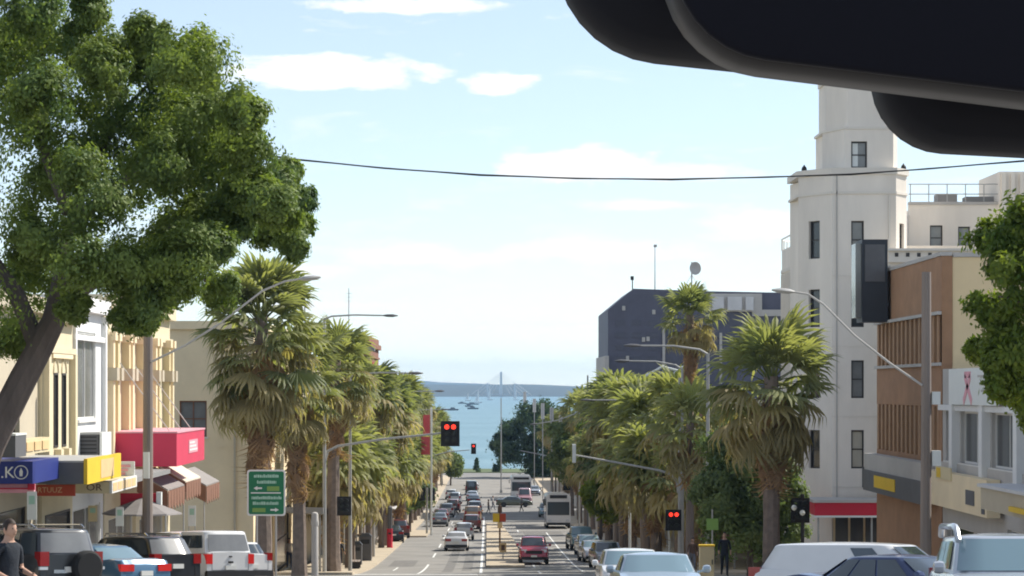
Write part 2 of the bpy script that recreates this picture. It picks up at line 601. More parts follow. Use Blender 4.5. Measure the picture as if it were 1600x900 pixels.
def left_kerb(y):
    if 226 < y < 244:
        return -5.35
    return -7.0


lys = sorted(set(span(133, 320, 3) + [225.9, 226.1, 243.9, 244.1]))
structure(slab('left_footpath', K['paving'], -11.2, left_kerb, lys))
structure(slab('far_left_footpath', K['paving'], -11.2, -7.0, span(336, 498, 4)))
structure(slab('right_footpath', K['paving'], 8.8, 19.5, span(133, 320, 3)))
structure(slab('far_right_footpath', K['paving'], 8.8, 19.5, span(336, 498, 4)))
structure(slab('near_left_footpath', K['paving'], -14.0, -12.9, span(-40, 111, 3)))
structure(slab('near_right_footpath', K['paving'], 12.0, 17.6, span(-40, 111, 3)))
structure(slab('median_island', K['median'], -0.05, lambda y: 2.35 - 0.9 * max(0, (y - 210) / 60), span(158, 272, 3), 0.10))
structure(slab('foreshore_lawn', mat('lawn', (0.10, 0.13, 0.05), 0.95, 0.2, 0.3), -160, 160, span(519, 546, 5), 0.12))


def stripe(x, y0, y1, w=0.13, nm='lane_line', x1=None):
    ys = span(y0, y1, 3)
    x1 = x if x1 is None else x1
    mb = MB()
    for y in ys:
        t = (y - y0) / (y1 - y0)
        xx = x + (x1 - x) * t
        z = gz(y) + 0.008
        mb.v += [(xx - w / 2, y, z), (xx + w / 2, y, z)]
    for i in range(len(ys) - 1):
        mb.f.append((2 * i, 2 * i + 1, 2 * i + 3, 2 * i + 2))
    return structure(mb.build(nm, K['line'], recalc=False))


K['patch'] = mat('asphalt_patch', (0.175, 0.168, 0.158), 0.9, 0.22, 1.5, bump=0.2, bscale=30)
K['patch_pale'] = mat('asphalt_patch_pale', (0.30, 0.29, 0.27), 0.9, 0.2, 1.2, bump=0.2, bscale=30)
for (x0, x1, y0, y1, k) in ((-6.2, -4.6, 160, 172, 'patch'), (-3.4, -1.2, 205, 213, 'patch_pale'), (3.2, 5.2, 182, 196, 'patch'), (-2.6, -2.0, 146, 200, 'patch'), (-1.5, -0.9, 150, 192, 'patch'), (4.6, 5.4, 150, 176, 'patch_pale'), (-6.6, -4.0, 262, 275, 'patch'), (3.4, 7.0, 226, 244, 'patch')):
    structure(sheet('road_patch', K[k], (x0, x1), span(y0, y1, 3), 0.004))
stripe(-0.35, 140, 186, 0.16)
stripe(-0.35, 192, 225, 0.16)
stripe(-0.35, 230, 300, 0.16)
for y0 in (138, 178, 200, 222, 246, 270, 296):
    stripe(-3.75, y0, y0 + (26 if y0 == 138 else 9))
stripe(-5.5, 150, 158, 0.1)
for y0 in (140, 158, 176, 196, 216, 240):
    stripe(2.95, y0, y0 + 8)
stripe(5.55, 145, 240, 0.12)
for i in range(8):                               # parking bay ticks on the right
    y = 150 + i * 11
    mb = MB().box(5.6, 8.6, y - 0.06, y + 0.06, gz(y) + 0.006, gz(y) + 0.009)
    structure(mb.build('bay_line', K['line']))
structure(MB().box(-7, -0.5, 134.6, 135.1, gz(135) + 0.006, gz(135) + 0.010).build('stop_line', K['line']))

# the bay
sea_m = bpy.data.materials.new('bay_water')
sea_m.use_nodes = True
nt = sea_m.node_tree
bs = nt.nodes['Principled BSDF']
bs.inputs['Roughness'].default_value = 0.35
bs.inputs['Specular IOR Level'].default_value = 0.35
tc = nt.nodes.new('ShaderNodeTexCoord')
mp = nt.nodes.new('ShaderNodeMapping')
mp.inputs['Scale'].default_value = (0.0035, 0.011, 1)
nz = nt.nodes.new('ShaderNodeTexNoise')
nz.inputs['Scale'].default_value = 1
nz.inputs['Detail'].default_value = 6
nt.links.new(tc.outputs['Object'], mp.inputs[0])
nt.links.new(mp.outputs[0], nz.inputs['Vector'])
rp = nt.nodes.new('ShaderNodeValToRGB')
rp.color_ramp.elements[0].position = 0.36
rp.color_ramp.elements[1].position = 0.68
rp.color_ramp.elements[0].color = (0.12, 0.235, 0.27, 1)
rp.color_ramp.elements[1].color = (0.19, 0.31, 0.345, 1)
nt.links.new(nz.outputs[0], rp.inputs[0])
nt.links.new(rp.outputs[0], bs.inputs['Base Color'])
n3 = nt.nodes.new('ShaderNodeTexNoise')
n3.inputs['Scale'].default_value = 0.35
n3.inputs['Detail'].default_value = 5
nt.links.new(tc.outputs['Object'], n3.inputs['Vector'])
bp = nt.nodes.new('ShaderNodeBump')
bp.inputs['Strength'].default_value = 0.9
bp.inputs['Distance'].default_value = 1.2
nt.links.new(n3.outputs[0], bp.inputs['Height'])
nt.links.new(bp.outputs[0], bs.inputs['Normal'])
structure(MB().add([(-9000, 549, 0), (9000, 549, 0), (9000, 13500, 0), (-9000, 13500, 0)], [(0, 1, 2, 3)]).build('bay_water', sea_m, recalc=False))


def ridge(name, Y0, Y1, pts, xr, seed, rough=0.18):
    """Low land across the bay: a height field whose crest follows pts (x, height)."""
    r = np.random.RandomState(seed)
    nx, ny = 160, 14
    xs = np.linspace(xr[0], xr[1], nx)
    crest = np.interp(xs, [p[0] for p in pts], [p[1] for p in pts])
    wob = np.zeros(nx)
    for k in range(1, 9):
        wob += np.sin(xs / (xr[1] - xr[0]) * 6.28 * k * 2.3 + r.rand() * 6.3) / k
    crest = crest * (1 + rough * wob * 0.35)
    mb = MB()
    for j in range(ny):
        t = j / (ny - 1)
        prof = math.sin(min(1, t * 1.45) * math.pi / 2) ** 0.7 if t < 0.7 else 1 - (t - 0.7) / 0.3 * 0.7
        for i in range(nx):
            mb.v.append((xs[i], Y0 + (Y1 - Y0) * t + 60 * math.sin(xs[i] / 310.0), max(0.2, crest[i] * prof) - (0.8 if j == 0 else 0)))
    for j in range(ny - 1):
        for i in range(nx - 1):
            a = j * nx + i
            mb.f.append((a, a + 1, a + nx + 1, a + nx))
    return structure(mb.build(name, K['hill'], smooth=True, angle=180))


ridge('far_shore', 6700, 8200, [(-4000, 36), (-200, 35), (0, 34), (120, 37), (260, 31), (500, 27), (4000, 30)], (-5000, 5000), 3)
ridge('distant_hills', 10400, 13000, [(-6000, 66), (-900, 70), (-560, 80), (-420, 72), (-250, 52), (-40, 46), (300, 26), (6000, 28)], (-7000, 7000), 5, 0.08)


# ------------------------------------------------------------------ buildings
class Face:
    def __init__(self, O, U, N):
        self.O, self.U, self.N = Vector(O), Vector(U), Vector(N)

    def p(self, u, z, n=0.0):
        return self.O + self.U * u + self.N * n + Vector((0, 0, z))

    def box(self, mb, u0, u1, z0, z1, n0, n1):
        p = self.p
        return mb.hexa([p(u0, z0, n1), p(u1, z0, n1), p(u1, z0, n0), p(u0, z0, n0)], [p(u0, z1, n1), p(u1, z1, n1), p(u1, z1, n0), p(u0, z1, n0)])


def east(X, Y0):
    return Face((X, Y0, 0), (0, 1, 0), (1, 0, 0))


def west(X, Y0):
    return Face((X, Y0, 0), (0, 1, 0), (-1, 0, 0))


def south(X0, Y):
    return Face((X0, Y, 0), (1, 0, 0), (0, -1, 0))


def pierced(mb, fc, w, z0, z1, openings, th=0.3):
    us = sorted({0, w} | {o[0] for o in openings} | {o[1] for o in openings})
    zs = sorted({z0, z1} | {o[2] for o in openings} | {o[3] for o in openings})
    for i in range(len(us) - 1):
        run = None
        for j in range(len(zs) - 1):
            uc, zc = (us[i] + us[i + 1]) / 2, (zs[j] + zs[j + 1]) / 2
            op = any(o[0] < uc < o[1] and o[2] < zc < o[3] for o in openings)
            if not op:
                run = [run[0], zs[j + 1]] if run else [zs[j], zs[j + 1]]
            if op or j == len(zs) - 2:
                if run:
                    fc.box(mb, us[i], us[i + 1], run[0], run[1], -th, 0)
                run = None


def window(parent, fc, o, frame='frame_white', pane='glass', bars=(0, 1), sill=True, th=0.3, fw=0.07, name='window'):
    u0, u1, z0, z1 = o[:4]
    mb = MB()
    n0, n1 = -th * 0.75, -th * 0.75 + 0.09
    fc.box(mb, u0, u0 + fw, z0, z1, n0, n1)
    fc.box(mb, u1 - fw, u1, z0, z1, n0, n1)
    fc.box(mb, u0 + fw, u1 - fw, z0, z0 + fw, n0, n1)
    fc.box(mb, u0 + fw, u1 - fw, z1 - fw, z1, n0, n1)
    for k in range(bars[0]):
        uc = u0 + (u1 - u0) * (k + 1) / (bars[0] + 1)
        fc.box(mb, uc - fw * .4, uc + fw * .4, z0 + fw, z1 - fw, n0, n1 - 0.01)
    for k in range(bars[1]):
        zc = z0 + (z1 - z0) * (k + 1) / (bars[1] + 1)
        fc.box(mb, u0 + fw, u1 - fw, zc - fw * .4, zc + fw * .4, n0, n1 - 0.015)
    wo = mb.build(name, K[frame], parent)
    fc.box(pm := MB(), u0 + fw * .5, u1 - fw * .5, z0 + fw * .5, z1 - fw * .5, n0 + 0.02, n0 + 0.04)
    pm.build('pane', K[pane], wo)
    if sill:
        s = MB()
        fc.box(s, u0 - 0.08, u1 + 0.08, z0 - 0.1, z0 - 0.002, -0.05, 0.1)
        s.build('sill', K[frame] if frame == 'frame_white' else K['tower_trim'], wo)
    return wo


def trimbox(parent, fc, name, m, u0, u1, z0, z1, n0, n1):
    mb = MB()
    fc.box(mb, u0, u1, z0, z1, n0, n1)
    return mb.build(name, K[m], parent)


def text(s, size, m, parent, loc, rot, align='CENTER', name='lettering', depth=0.006, sx=1.0):
    cu = bpy.data.curves.new('t', 'FONT')
    cu.body = s
    cu.size = size
    cu.align_x = align
    cu.align_y = 'CENTER'
    cu.extrude = depth
    cu.resolution_u = 2
    o = bpy.data.objects.new('t', cu)
    COL.objects.link(o)
    dg = bpy.context.evaluated_depsgraph_get()
    me = bpy.data.meshes.new_from_object(o.evaluated_get(dg))
    bpy.data.objects.remove(o)
    bpy.data.curves.remove(cu)
    me.transform(Matrix.LocRotScale(Vector(loc), Euler(rot), Vector((sx, 1, 1))))
    me.materials.clear()
    return link(name, me, K[m], parent)


SOUTH = (R(90), 0, 0)            # lettering that faces back up the street
EASTF = (R(90), 0, R(90))
WESTF = (R(90), 0, R(-90))


def mkbuilding(name, label, fc_kind, X0, X1, Y0, Y1, ztop, wall, openings, cat='building', south_open=(), frame='frame_white',
               pane='glass', bars=(0, 1), cornice=True, group=None, th=0.3, roof='roof', sill=True, z0=None):
    """A block X0..X1, Y0..Y1; openings lie in the street face ('E' or 'W'), south_open in the face towards the hill."""
    base = (gz(Y1) - 0.6) if z0 is None else z0
    t = thing(name, label, cat, (0, 0, 0), group=group)
    fcs = east(X1, Y0) if fc_kind == 'E' else west(X0, Y0)
    fs = south(X0, Y0)
    W = Y1 - Y0
    mb = MB()
    pierced(mb, fcs, W, base, ztop, openings, th)
    mb.build('street_wall', K[wall], t)
    mb = MB()
    xo = (0, X1 - X0 - th - 0.002) if fc_kind == 'E' else (th + 0.002, X1 - X0)
    f2 = Face(fs.p(xo[0], 0, -0.004), fs.U, fs.N)
    so = [(o[0] - xo[0], o[1] - xo[0], o[2], o[3]) for o in south_open]
    pierced(mb, f2, xo[1] - xo[0], base, ztop - 0.01, so, th)
    mb.build('side_wall', K[wall], t)
    bx = (X0 + 0.02, X1 - th - 0.02) if fc_kind == 'E' else (X0 + th + 0.02, X1 - 0.02)
    MB().box(bx[0], bx[1], Y0 + th + 0.02, Y1 - 0.02, base, ztop - 0.5).build('core', K['frame_dark'], t)
    MB().box(X0 + 0.03, X1 - 0.03, Y0 + 0.35, Y1 - 0.03, ztop - 0.45, ztop - 0.25).build('roof', K[roof], t)
    for o in openings:
        window(t, fcs, o, o[4] if len(o) > 4 else frame, o[5] if len(o) > 5 else pane, bars, sill, th)
    for o in so:
        window(t, f2, o, 'canvas_brown', 'glass_lit', (1, 1), True, th)
    if cornice:
        trimbox(t, fcs, 'cornice', wall, -0.05, W + 0.0, ztop - 0.35, ztop + 0.12, 0.003, 0.28)
        trimbox(t, fcs, 'string_course', wall, 0.0, W, ztop - 1.3, ztop - 1.12, 0.002, 0.14)
        trimbox(t, fs, 'side_cornice', wall, 0.02, X1 - X0 - 0.05, ztop - 0.33, ztop + 0.10, 0.003, 0.2)
    return t, fcs, fs


LX = -13.4         # left building line this side of the cross street


def ly(px, X=LX):
    return X * F / (px - CX)


# --- left, this side of the cross street
g = lambda Y: gz(Y) + 0.13
t, fe, fs = mkbuilding('shop_building', 'tan two-storey shop behind the trunk of the big tree', 'E', -26, LX, 58, 76.3, 22.6, 'buff',
                       [(2, 4.2, 17.9, 20.0), (7.5, 9.5, 17.9, 20.0), (13.2, 15.4, 17.9, 20.2), (1.5, 8, g(62) + .3, 16.9), (9.5, 17, g(70) + .2, 16.6)], frame='frame_dark')
t, fe, fs = mkbuilding('shop_building', 'cream rendered shop with a pair of tall narrow arched windows', 'E', -26, LX + .12, 76.4, 82.0, 22.4, 'cream',
                       [(2.0, 2.75, 18.2, 20.5), (3.5, 4.25, 18.2, 20.5), (0.5, 5, g(79) + .2, 16.2)], frame='frame_dark', pane='glass', bars=(0, 0), sill=False, th=0.08)
for u in (2.375, 3.875):                          # arched heads and the moulded panel round the pair
    mb = MB()
    a = [fe.p(u + .44 * math.cos(x), 20.5 + .44 * math.sin(x), 0.004) for x in np.linspace(0, math.pi, 9)]
    mb.tube(a, 0.05, 5)
    mb.build('arch_moulding', K['cream'], t, smooth=True)
    trimbox(t, fe, 'bracket', 'cream', u - .25, u + .25, 17.85, 18.15, 0.003, 0.22)
trimbox(t, fe, 'pilaster', 'cream', 0.1, 0.5, 16.9, 21.1, 0.002, 0.2)
trimbox(t, fe, 'pilaster', 'cream', 5.0, 5.4, 16.9, 21.1, 0.002, 0.2)
trimbox(t, fe, 'panel_moulding', 'cream2', 1.2, 4.9, 20.95, 21.08, 0.002, 0.14)
trimbox(t, fe, 'tall_recess', 'buff', 0.65, 1.15, 18.0, 21.0, 0.002, 0.05)
t, fe, fs = mkbuilding('shop_building', 'bright white shopfront with one large upstairs window', 'E', -26, LX + .05, 82.1, 89.0, 22.9, 'white_render',
                       [(1.2, 5.2, 19.0, 21.9, 'frame_white', 'glass_lit'), (0.5, 6.3, g(85) + .2, 16.1)], bars=(1, 0), sill=True, th=0.18)
trimbox(t, fe, 'pilaster', 'white_render', 0.05, 0.35, 16.8, 22.5, 0.002, 0.16)
trimbox(t, fe, 'pilaster', 'white_render', 6.5, 6.85, 16.8, 22.5, 0.002, 0.16)
t, fe, fs = mkbuilding('shop_building', 'yellow rendered shop with rows of slim pilasters above the red awning', 'E', -26, LX + .08, 89.1, 107.5, 23.2, 'cream',
                       [(2.4, 3.6, 18.4, 21.4), (6.2, 7.4, 18.4, 21.4), (10.0, 11.2, 18.4, 21.4), (13.9, 15.1, 18.4, 21.4),
                        (1, 8, g(94) + .2, 15.4), (9, 17, g(104) + .2, 15.0)], frame='frame_white', pane='glass_lit')
for i, u in enumerate((0.5, 1.6, 4.4, 5.4, 8.2, 9.2, 12.0, 13.0, 16.2, 17.4)):
    trimbox(t, fe, 'pilaster', 'yellow_render' if i % 3 else 'cream2', u - .2, u + .2, 16.6, 22.0, 0.003, 0.28)
    trimbox(t, fe, 'bracket', 'buff', u - .3, u + .3, 20.3, 20.75, 0.003, 0.42)
    trimbox(t, fe, 'capital', 'cream2', u - .27, u + .27, 21.7, 22.0, 0.005, 0.36)

# --- left, beyond the cross street
BX = -11.3
t, fe, fs = mkbuilding('corner_building', 'cream corner building with a dark four-pane window facing the hill', 'E', -30, -12.0, 131.5, 158, 23.4, 'cream2',
                       [(3, 4.6, 17.6, 20.4), (7, 8.6, 17.6, 20.4), (11, 12.6, 17.6, 20.4), (15, 16.6, 17.6, 20.4), (20, 21.6, 17.6, 20.4), (2, 12, g(145), 13.3), (14, 25, g(152), 13)],
                       south_open=[(14.2, 15.6, 17.55, 19.4), (10.5, 11.9, 17.55, 19.4), (6.5, 7.9, 17.55, 19.4)], frame='frame_dark')
for zz in np.arange(17.0, 22.5, 0.62):
    trimbox(t, fs, 'weatherboard_course', 'cream2', 16.2, 17.65, zz, zz + .05, 0.005, 0.035)
trimbox(t, fs, 'downpipe', 'buff', 17.0, 17.1, 11, 22.9, 0.04, 0.14)
rowL = [(158.5, 185, 21.2, 'buff', 'buff shop building behind the fan palms, second past the intersection'),
        (185.5, 212, 20.6, 'grey_wall', 'grey shop building behind the palms, before the brick one'),
        (212.5, 239, 19.4, 'cream2', 'low cream shop building just before the brick turret'),
        (263, 318, 19.0, 'buff', 'long buff shop building down the left side past the brick turret'),
        (338, 400, 17.0, 'grey_wall', 'grey building on the left below the second cross street'),
        (401, 480, 16.0, 'cream2', 'cream building on the left nearest the bay')]
for i, (a, b, zt, w, lab) in enumerate(rowL):
    ops = []
    u = 2.0
    while u + 2 < b - a:
        zf = gz((a + b) / 2)
        ops.append((u, u + 1.6, zf + 6.0, zf + 8.2))
        u += 4.2
    mkbuilding('shop_building', lab, 'E', -30, BX - .7, a, b, zt, w, ops, frame='frame_dark')
t, fe, fs = mkbuilding('brick_building', 'dark red brick building with a heavy cornice above the left palms', 'E', -15.0, -11.1, 239.5, 262, 24.3, 'red_brick',
                       [(2, 3.4, 19.5, 22.3), (6, 7.4, 19.5, 22.3), (10, 11.4, 19.5, 22.3), (14, 15.4, 19.5, 22.3)], frame='frame_dark')
trimbox(t, fe, 'parapet', 'red_brick', 0.2, 22, 24.3, 25.0, -0.9, 0.05)
MB().box(-14.7, -11.4, 239.9, 241.0, 24.14, 25.0).build('parapet', K['red_brick'], t)
MB().box(-15.2, -10.5, 239.0, 240.2, 23.55, 23.95).build('eaves_band', K['roof'], t)
MB().box(-11.06, -10.7, 240, 243, 21.1, 22.5).build('red_sign_panel', K['sign_red'], t)

# verandahs along the left shops past the intersection
for i, (a, b) in enumerate([(136, 157), (159, 184), (186, 211), (213, 238), (264, 317), (340, 399), (402, 470)]):
    v = thing('verandah', '%s shop verandah along the left footpath, counted from the intersection' % ORD[i], 'verandah', group='verandahs on the left')
    mb = MB()
    for y0, y1 in zip(span(a, b, 6)[:-1], span(a, b, 6)[1:]):
        mb.hexa([(-12.0, y0, gz(y0) + 3.4), (-8.7, y0, gz(y0) + 3.2), (-8.7, y1, gz(y1) + 3.2), (-12.0, y1, gz(y1) + 3.4)],
                [(-12.0, y0, gz(y0) + 3.6), (-8.7, y0, gz(y0) + 3.55), (-8.7, y1, gz(y1) + 3.55), (-12.0, y1, gz(y1) + 3.6)])
    mb.build('verandah_roof', K['sign_grey' if i % 2 else 'roof'], v)
    for y in span(a + 1, b - 1, 6.5):
        MB().tube([(-8.95, y, gz(y) + .1), (-8.95, y, gz(y) + 3.22)], 0.06, 6).build('post', K['galv'], v)

# --- right, this side of the cross street
RX = 17.05
t = thing('brown_brick_building', 'brown brick office block with vertical fins and a yellow side wall', 'building')
fw_ = west(RX, 96)
base = gz(112) - 1
mb = MB()
for z0, z1 in ((base, 15.2), (19.35, 21.0), (22.8, 25.0)):
    fw_.box(mb, 0, 16, z0, z1, -0.4, 0)
fw_.box(mb, 0, .5, 15.2, 19.35, -.4, -.003)
fw_.box(mb, 0.503, 16, 15.2, 17.4, -.4, -.003)
fw_.box(mb, 0, .3, 21.0, 22.8, -.4, -.003)
mb.build('brick_band', K['brown_brick'], t)
MB().box(RX + .42, 40, 96.3, 112, base, 24.8).build('core', K['frame_dark'], t)
for (z0, z1) in ((17.4, 19.35), (21.0, 22.8)):
    trimbox(t, fw_, 'window_strip', 'glass_lit', 0.3, 15.7, z0, z1, -0.36, -0.30)
    for k in range(15):
        u = 0.5 + k * 1.06
        trimbox(t, fw_, 'fin', 'brown_fin', u, u + .42, z0 + .003, z1 - .003, -0.29, 0.02)
trimbox(t, fw_, 'window_ledge', 'grey_wall', 0, 16, 22.8, 22.92, .003, .16)
trimbox(t, fw_, 'window_ledge', 'grey_wall', 0, 16, 20.88, 21.0, .003, .12)
trimbox(t, fw_, 'coping', 'grey_wall', -0.03, 16, 25.003, 25.15, -.4, .05)
fsr = south(RX, 96)
mb = MB()
fsr.box(mb, 0.41, 24, base, 24.95, -.28, -.003)
mb.build('side_wall', K['yellow_wall'], t)
trimbox(t, fsr, 'brick_return', 'brown_brick', 0.003, 0.40, 20.9, 24.97, -.39, .03)
trimbox(t, fsr, 'coping', 'grey_wall', 0.43, 24, 24.96, 25.12, -.3, .06)
trimbox(t, fsr, 'downpipe', 'yellow_wall', 3.1, 3.2, 20.8, 24.5, 0.0, 0.1)
a = thing('grey_awning', 'grey box awning with a yellow sign panel under the brown brick block', 'awning')
fa = west(16.5, 96.5)
mb = MB()
fa.box(mb, 0, 15.5, 15.75, 17.2, -.5, 0)
mb.build('fascia', K['grey_wall'], a)
trimbox(a, fa, 'lower_fascia', 'sign_grey', 0.2, 15.3, 15.62, 16.5, 0.002, .08)
trimbox(a, fa, 'sign_panel', 'sign_yellow', 6.5, 12.0, 15.85, 16.35, 0.083, .11)
trimbox(a, Face(fa.p(15.5, 0, 0), (0, 1, 0), (-1, 0, 0)), 'end_board', 'sign_grey', 0.0, 0.1, 15.7, 16.6, -.5, .08)

# --- the low grey and white building nearer on the right
t, fwn, fsn = mkbuilding('shop_building', 'low grey shop building with tall windows and a white banner beside the timber pole', 'W', RX + .02, 40, 62, 95.9, 20.75, 'grey_wall',
                         [(2, 6.6, 17.35, 19.2), (8, 12.6, 17.35, 19.2), (14, 18.8, 17.35, 19.2), (20, 24.6, 17.35, 19.2), (25.6, 30.2, 17.35, 19.2), (31.2, 33.2, 17.35, 19.2),
                          (2, 12, g(68), 15.6), (14, 22, g(78), 15.4), (24, 33, g(90), 15.0)], frame='frame_white', pane='glass', bars=(1, 0), cornice=False)
for u in (0.6, 7.3, 13.3, 19.4, 25.1, 30.7):
    trimbox(t, fwn, 'pier', 'white_render', u - .3, u + .3, 16.9, 20.7, 0.003, .3)
trimbox(t, fwn, 'lintel_band', 'white_render', 0, 33.8, 19.22, 19.42, 0.004, .2)
trimbox(t, fwn, 'spandrel', 'grey_wall', 0, 33.8, 16.9, 17.3, 0.004, .12)
bn = thing('wall_banner', 'white banner with a pink ribbon on the low grey shop building', 'banner')
trimbox(bn, fwn, 'banner_board', 'sign_white', 21.8, 30.6, 19.45, 20.72, 0.31, .36)
mb = MB()                                     # a pink looped ribbon
for s in (-1, 1):
    mb.bar(fwn.p(27.0 + s * .75, 19.55, .37), fwn.p(27.0 - s * .5, 20.45, .37), .26, .02, up=(1, 0, 0))
mb.bar(fwn.p(26.45, 20.5, .37), fwn.p(27.55, 20.5, .37), .22, .02, up=(1, 0, 0))
mb.build('ribbon', K['sign_pink'], bn)
for k in range(3):
    trimbox(bn, fwn, 'print_line', 'grey_wall', 22.6, 25.2 - .3 * k, 20.4 - k * .25, 20.48 - k * .25, .361, .368)
a = thing('cream_awning', 'cream fascia awning with a dark square notice below the white banner', 'awning')
fa = west(16.45, 78)
mb = MB()
fa.box(mb, 6.3, 17.8, 15.75, 17.0, -.45, 0)
mb.build('fascia', K['cream2'], a)
trimbox(a, fa, 'notice', 'sign_grey', 8.4, 9.9, 16.05, 16.55, 0.002, .03)
trimbox(a, fa, 'notice', 'sign_grey', 6.6, 7.1, 15.85, 16.2, 0.002, .03)
trimbox(a, fa, 'poster', 'sign_cream', 12.6, 15.6, 16.75, 17.2, 0.002, .05)
trimbox(a, fa, 'poster_print', 'sign_yellow', 14.6, 15.4, 16.8, 17.15, 0.052, .06)
a = thing('flat_awning', 'thin pale flat awning at the right edge over the silver family wagon', 'awning')
fa = west(15.6, 70)
trimbox(a, fa, 'awning_slab', 'roof_white', -8, 11.5, 16.9, 17.0, -1.4, 0)
trimbox(a, fa, 'fascia', 'buff', -8, 11.4, 16.2, 16.89, -1.2, -.1)
trimbox(a, fa, 'sign_panel', 'sign_yellow', -4, 6.5, 16.35, 16.5, -.09, .02)

# --- the white tower building
tw = thing('tower_building', 'white stuccoed Art Deco building with a stepped corner tower and slim dark windows', 'building')
zb = gz(136) - 0.8


def lvl(poly, z0, z1):
    return MB().prism(poly, z0, z1)


A_, B_, C_, D_ = (16.45, 135.3), (17.92, 133.0), (21.25, 133.0), (22.0, 134.2)
# tower shell: three seen faces are pierced walls, the back is a plain core


def wallface(p, q, ops, z0, z1, nm='tower_wall', frame='frame_dark', pane='glass_lit', bars=(0, 1), wallm='tower', w_parent=None):
    p, q = Vector((*p, 0)), Vector((*q, 0))
    U = (q - p).normalized()
    N_ = Vector((U.y, -U.x, 0))
    fc = Face(p, U, N_)
    mb = MB()
    pierced(mb, fc, (q - p).length, z0, z1, ops, .35)
    par = w_parent or tw
    mb.build(nm, K[wallm], par)
    for i, o in enumerate(ops):
        window(par, fc, o, frame, o[4] if len(o) > 4 else pane, bars, False, .3, .08)
    return fc


def py2z(py, Y=133.0):
    return zat(py, Y)


rows = [(345, 404), (452, 511), (563, 622), (672, 732)]
fr_u = (xat(1330, 133) - B_[0], xat(1350, 133) - B_[0])
fB = wallface(B_, C_, [(fr_u[0], fr_u[1], py2z(b), py2z(a), p) for (a, b), p in zip(rows, ('glass_lit', 'glass', 'glass_lit', 'blind'))], zb, py2z(272))
fA = wallface(A_, B_, [(0.85, 1.75, py2z(b, 134), py2z(a, 134), 'glass') for a, b in rows], zb, py2z(272))
fC = wallface(C_, D_, [(0.45, 1.05, py2z(395), py2z(348), 'glass')], zb, py2z(272))
MB().prism([(17.0, 135.5), (18.1, 133.45), (21.1, 133.45), (21.6, 134.5), (21.98, 139.4), (16.5, 139.4)], zb, py2z(274)).build('tower_core', K['tower'], tw)
MB().prism([(16.35, 135.25), (17.86, 132.9), (21.3, 132.9), (22.12, 134.15), (22.12, 139.5), (16.35, 139.5)], py2z(272) + .002, py2z(262)).build('tower_ledge', K['tower_trim'], tw)
MB().prism([(16.4, 135.27), (17.9, 132.94), (21.27, 132.94), (22.06, 134.17), (22.06, 139.45), (16.4, 139.45)], py2z(303), py2z(299)).build('tower_ledge', K['tower_trim'], tw)
for (x, y) in ((16.75, 135.2), (21.85, 134.3)):
    MB().lathe([(.12, 0), (.15, .08), (.12, .2), (.05, .28), (.02, .34)], (x, y, py2z(262)), 8).build('finial', K['black_metal'], tw, smooth=True)
U1 = [(17.5, 135.9), (18.3, 133.6), (20.9, 133.6), (21.15, 134.2), (21.15, 139.0), (17.3, 139.0)]
fU = wallface((18.65, 133.6), (21.2, 133.6), [(xat(1330, 133.6) - 18.65, xat(1355, 133.6) - 18.65, py2z(262) + .02, py2z(219))], py2z(262) + .003, py2z(200))
MB().prism([(18.0, 135.9), (18.85, 133.75), (21.0, 133.75), (21.25, 134.3), (21.25, 138.9), (18.0, 138.9)], py2z(200) - .004, py2z(120)).build('tower_wall', K['tower'], tw)
MB().prism([(17.76, 135.85), (18.62, 133.56), (21.22, 133.56), (21.53, 134.2), (21.53, 139.05), (17.76, 139.05)], py2z(200) + .002, py2z(196)).build('tower_ledge', K['tower_trim'], tw)
trimbox(tw, fU, 'broken_blind', 'sign_white', xat(1331, 133.6) - 18.65, xat(1341, 133.6) - 18.65, py2z(258), py2z(222), -.19, -.16)
wallface((17.8, 135.9), (18.65, 133.6), [], py2z(262) + .003, py2z(200))
wallface((21.2, 133.6), (21.5, 134.2), [], py2z(262) + .003, py2z(200))
MB().prism([(18.1, 136.1), (18.85, 133.98), (21.1, 133.98), (21.45, 134.5), (21.47, 139.0), (17.85, 139.0)], py2z(262) + .002, py2z(200) - .01).build('tower_core', K['tower'], tw)
MB().prism([(17.9, 135.8), (18.6, 134.1), (20.6, 134.1), (20.8, 134.6), (20.8, 138.6), (17.9, 138.6)], py2z(120), py2z(90)).build('tower_cap', K['tower_trim'], tw)
MB().prism([(18.4, 135.8), (18.9, 134.6), (20.2, 134.6), (20.4, 135.0), (20.4, 138), (18.4, 138)], py2z(90), py2z(70)).build('tower_cap', K['tower_trim'], tw)
trimbox(tw, fB, 'downpipe', 'tower_trim', 2.95, 3.05, zb, py2z(305), .0, .1)
trimbox(tw, fB, 'downpipe', 'grey_wall', 0.22, 0.28, zb, py2z(272), .0, .06)
for pz in (430, 540, 650, 760):
    trimbox(tw, fB, 'string_line', 'tower_trim', 0.0, 3.33, py2z(pz + 1.5), py2z(pz), .001, .03)
# wing down the street with a rounded end
arc = [(16.62, 139.42), (16.62, 144.0)] + [(18.4 - 1.78 * math.cos(x), 144.0 + 3.2 * math.sin(x)) for x in np.linspace(0.2, math.pi / 2, 8)] + [(30, 147.2), (30, 139.42)]
ztop = zat(388, 142)
MB().prism(arc, zb - 1, ztop).build('street_wing', K['tower'], tw)
for k in range(3):
    zz = ztop - 1.3 - k * 3.4
    MB().prism([(p[0] - .06, p[1] + .02) for p in arc[:-2]] + [(30, 147.3), (30, 139.5)], zz, zz + .18).build('wing_band', K['tower_trim'], tw)
for k, y in enumerate(np.linspace(139.9, 143.7, 5)):
    MB().box(16.5, 16.64, y - .1, y + .1, zb, ztop - 1.4).build('wing_rib', K['tower_trim'], tw)
rail = [(p[0], p[1], ztop + .62) for p in arc[:-2]]
MB().tube(rail, .05, 5).build('railing', K['sign_white'], tw)
